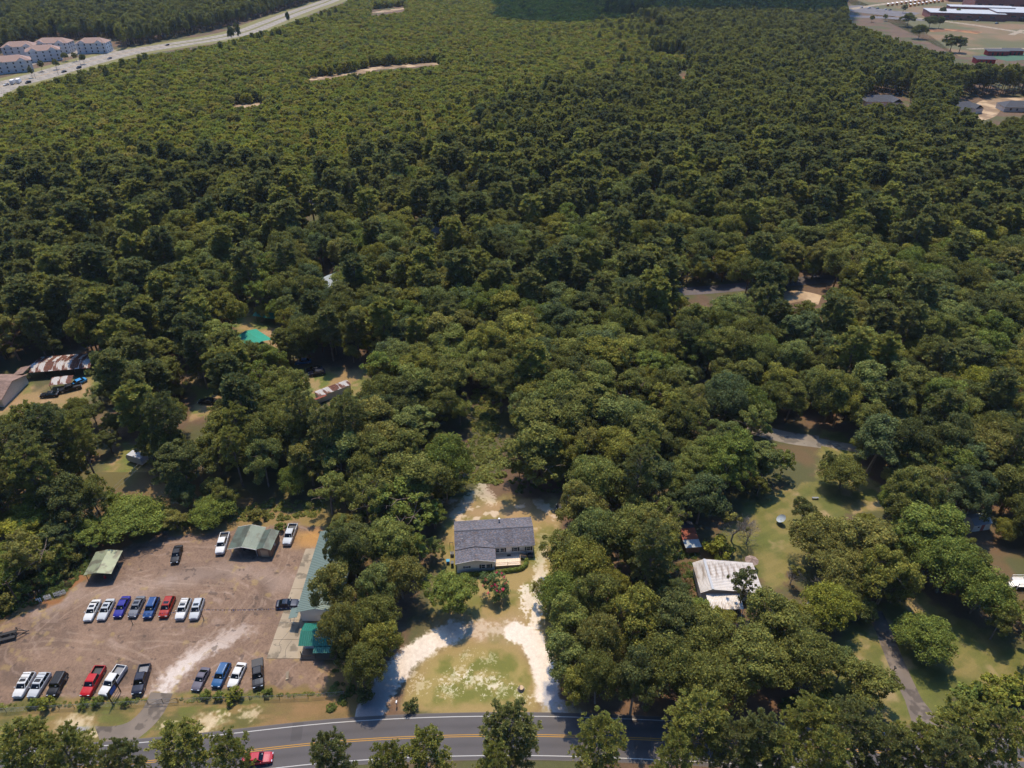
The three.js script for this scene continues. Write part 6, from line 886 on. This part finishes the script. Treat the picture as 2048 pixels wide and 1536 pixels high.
  const red = (label, x, y, W, D, turn) => { const t = thing('dugout', label, 'building', G(x, y), turn); walls(t, -W / 2, W / 2, -D / 2, D / 2, 3.6, 3.6, M.red, 'x'); part(t, 'roof', plate(V(-W / 2 - 1, 3.6, D / 2 + 1), V(W / 2 + 1, 3.6, D / 2 + 1), V(W / 2 + 1, 4.6, -D / 2 - 1), V(-W / 2 - 1, 4.6, -D / 2 - 1), 0.15), M.slate); for (const x0 of [-W * 0.25, 0.2, W * 0.25]) part(t, 'door', bg(x0, 1.4, D / 2 + 0.05, 1.4, 2.5, 0.08), M.dark); };
  red('red walled ball field hut nearest the pine forest', 1966, 126, 15, 9, -0.1); red('red walled ball field hut with a blue banner beside the path', 1990, 110, 17, 7, -0.05); red('red walled ball field hut under the stand at the frame edge', 2024, 109, 15, 7, -0.05);
  const house = (label, x, y, W, D, turn) => { const t = thing('far_house', label, 'house', G(x, y), turn); walls(t, -W / 2, W / 2, -D / 2, D / 2, 3, 3, M.siding, 'x'); const a = W / 2 + 0.5, b = D / 2 + 0.5, k = W / 2 - D / 2 + 1; part(t, 'roof', G1((g) => { g.quad(V(-a, 3, b), V(a, 3, b), V(k, 6, 0), V(-k, 6, 0)).quad(V(a, 3, -b), V(-a, 3, -b), V(-k, 6, 0), V(k, 6, 0)).tri(V(a, 3, b), V(a, 3, -b), V(k, 6, 0)).tri(V(-a, 3, -b), V(-a, 3, b), V(-k, 6, 0)); }), M.slate); part(t, 'wing_roof', plate(V(a - 1, 3, b + 3), V(a - 1, 3, -1), V(a - 4.6, 5.3, -1), V(a - 4.6, 5.3, b + 3), 0.12), M.slate); part(t, 'wing_roof', plate(V(a - 8.2, 3, -1), V(a - 8.2, 3, b + 3), V(a - 4.6, 5.3, b + 3), V(a - 4.6, 5.3, -1), 0.12), M.slate); part(t, 'wing', bg(a - 4.6, 1.5, b + 1, 6.4, 3, 4), M.siding); for (const x0 of [-W * 0.3, -W * 0.1]) part(t, 'window', win, M.pane).position.set(x0, 1.6, D / 2 + 0.04); };
  house('grey roofed house in a sandy gap of the pine forest', 1758, 208, 24, 13, 0); house('grey roofed house beside the new sandy street', 1922, 222, 18, 11, 0.3); house('grey roofed house at the frame edge of the sandy street', 2030, 220, 20, 12, -0.1); house('grey roof almost hidden in the pines below the sandy gap', 1852, 262, 16, 10, 0.1);
}
// ------------------------------------------------------------------ undergrowth: weeds, scrub and low leaves at the wood edges
{
  const r = rng(77), list = []; for (let i = 0; i < 46; i++) { const q = ball(r); q.y = Math.abs(q.y); list.push([V(q.x * 0.55, q.y * 0.5, q.z * 0.55), q.clone().addScaledVector(ball(r), 0.8).normalize(), 0.2 + r() * 0.16, tone(r, 1, 0.3), 1.6]); }
  const g = leafGeo(list), spots2 = []; const area = (poly, n, s, c) => { const P = P2(poly), xs = P.map((p) => p[0]), zs = P.map((p) => p[1]), x0 = Math.min(...xs), x1 = Math.max(...xs), z0 = Math.min(...zs), z1 = Math.max(...zs); for (let i = 0; i < n; i++) { const x = x0 + r() * (x1 - x0), z = z0 + r() * (z1 - z0); if (inPoly(x, z, P)) spots2.push([x, z, s * (0.5 + r()), c]); } };
  const weed = [0.21, 0.22, 0.055], brown = [0.2, 0.13, 0.06], green = [0.11, 0.14, 0.035];
  area([[930, 966], [1010, 966], [1004, 900], [996, 850], [1000, 780], [945, 780], [945, 860]], 330, 1.25, weed); area([[930, 966], [1010, 966], [1004, 900], [996, 850], [1000, 780], [945, 780], [945, 860]], 200, 0.8, [0.16, 0.19, 0.05]); area([[-40, 1250], [60, 1210], [130, 1185], [175, 1140], [185, 1095], [120, 1110], [60, 1150], [-40, 1200]], 700, 1.1, green); area([[20, 1215], [70, 1190], [130, 1165], [170, 1120], [150, 1110], [90, 1140]], 500, 0.9, brown);
  area([[250, 1075], [330, 1060], [420, 1056], [480, 1042], [560, 1040], [640, 1035], [650, 1000], [540, 1000], [430, 1030], [300, 1045]], 620, 0.9, weed); area([[880, 1030], [905, 985], [945, 965], [905, 950], [860, 960]], 160, 0.9, green); area([[1010, 985], [1130, 985], [1140, 965], [1010, 955]], 60, 0.8, green); area([[0, 1420], [295, 1404], [295, 1396], [0, 1410]], 240, 0.5, weed); area([[358, 1404], [690, 1390], [690, 1380], [358, 1395]], 240, 0.5, weed); area([[1240, 1060], [1390, 1060], [1400, 1320], [1240, 1400]], 700, 1.1, green); area([[1330, 1130], [1380, 1130], [1390, 1220], [1320, 1220]], 200, 1, brown); area([[690, 960], [880, 960], [700, 1420], [660, 1420]], 500, 1.1, green); area([[1640, 1420], [1560, 1420], [1560, 1400], [1660, 1380]], 100, 0.9, green);
  const t = thing('undergrowth', 'low weeds and scrub along the edges of the woods', 'undergrowth'); t.userData.kind = 'stuff'; const im = shade(new THREE.InstancedMesh(g, leafMat(1 / LUSH, 1 / LUSH, 1 / LUSH), spots2.length)); im.name = 'weeds'; im.userData.kind = 'stuff'; const m = new THREE.Matrix4(), q = new THREE.Quaternion(), c = new THREE.Color();
  spots2.forEach(([x, z, s, k], i) => { m.compose(V(x, 0, z), q.setFromAxisAngle(V(0, 1, 0), i), V(s, s * (0.3 + hash(i, 2) ** 2 * 0.9), s)); im.setMatrixAt(i, m); const f = 0.75 + hash(i, 3) * 0.5; im.setColorAt(i, c.setRGB(k[0] * f, k[1] * f, k[2] * f)); }); t.add(im);
}
renderer.render(scene, camera);
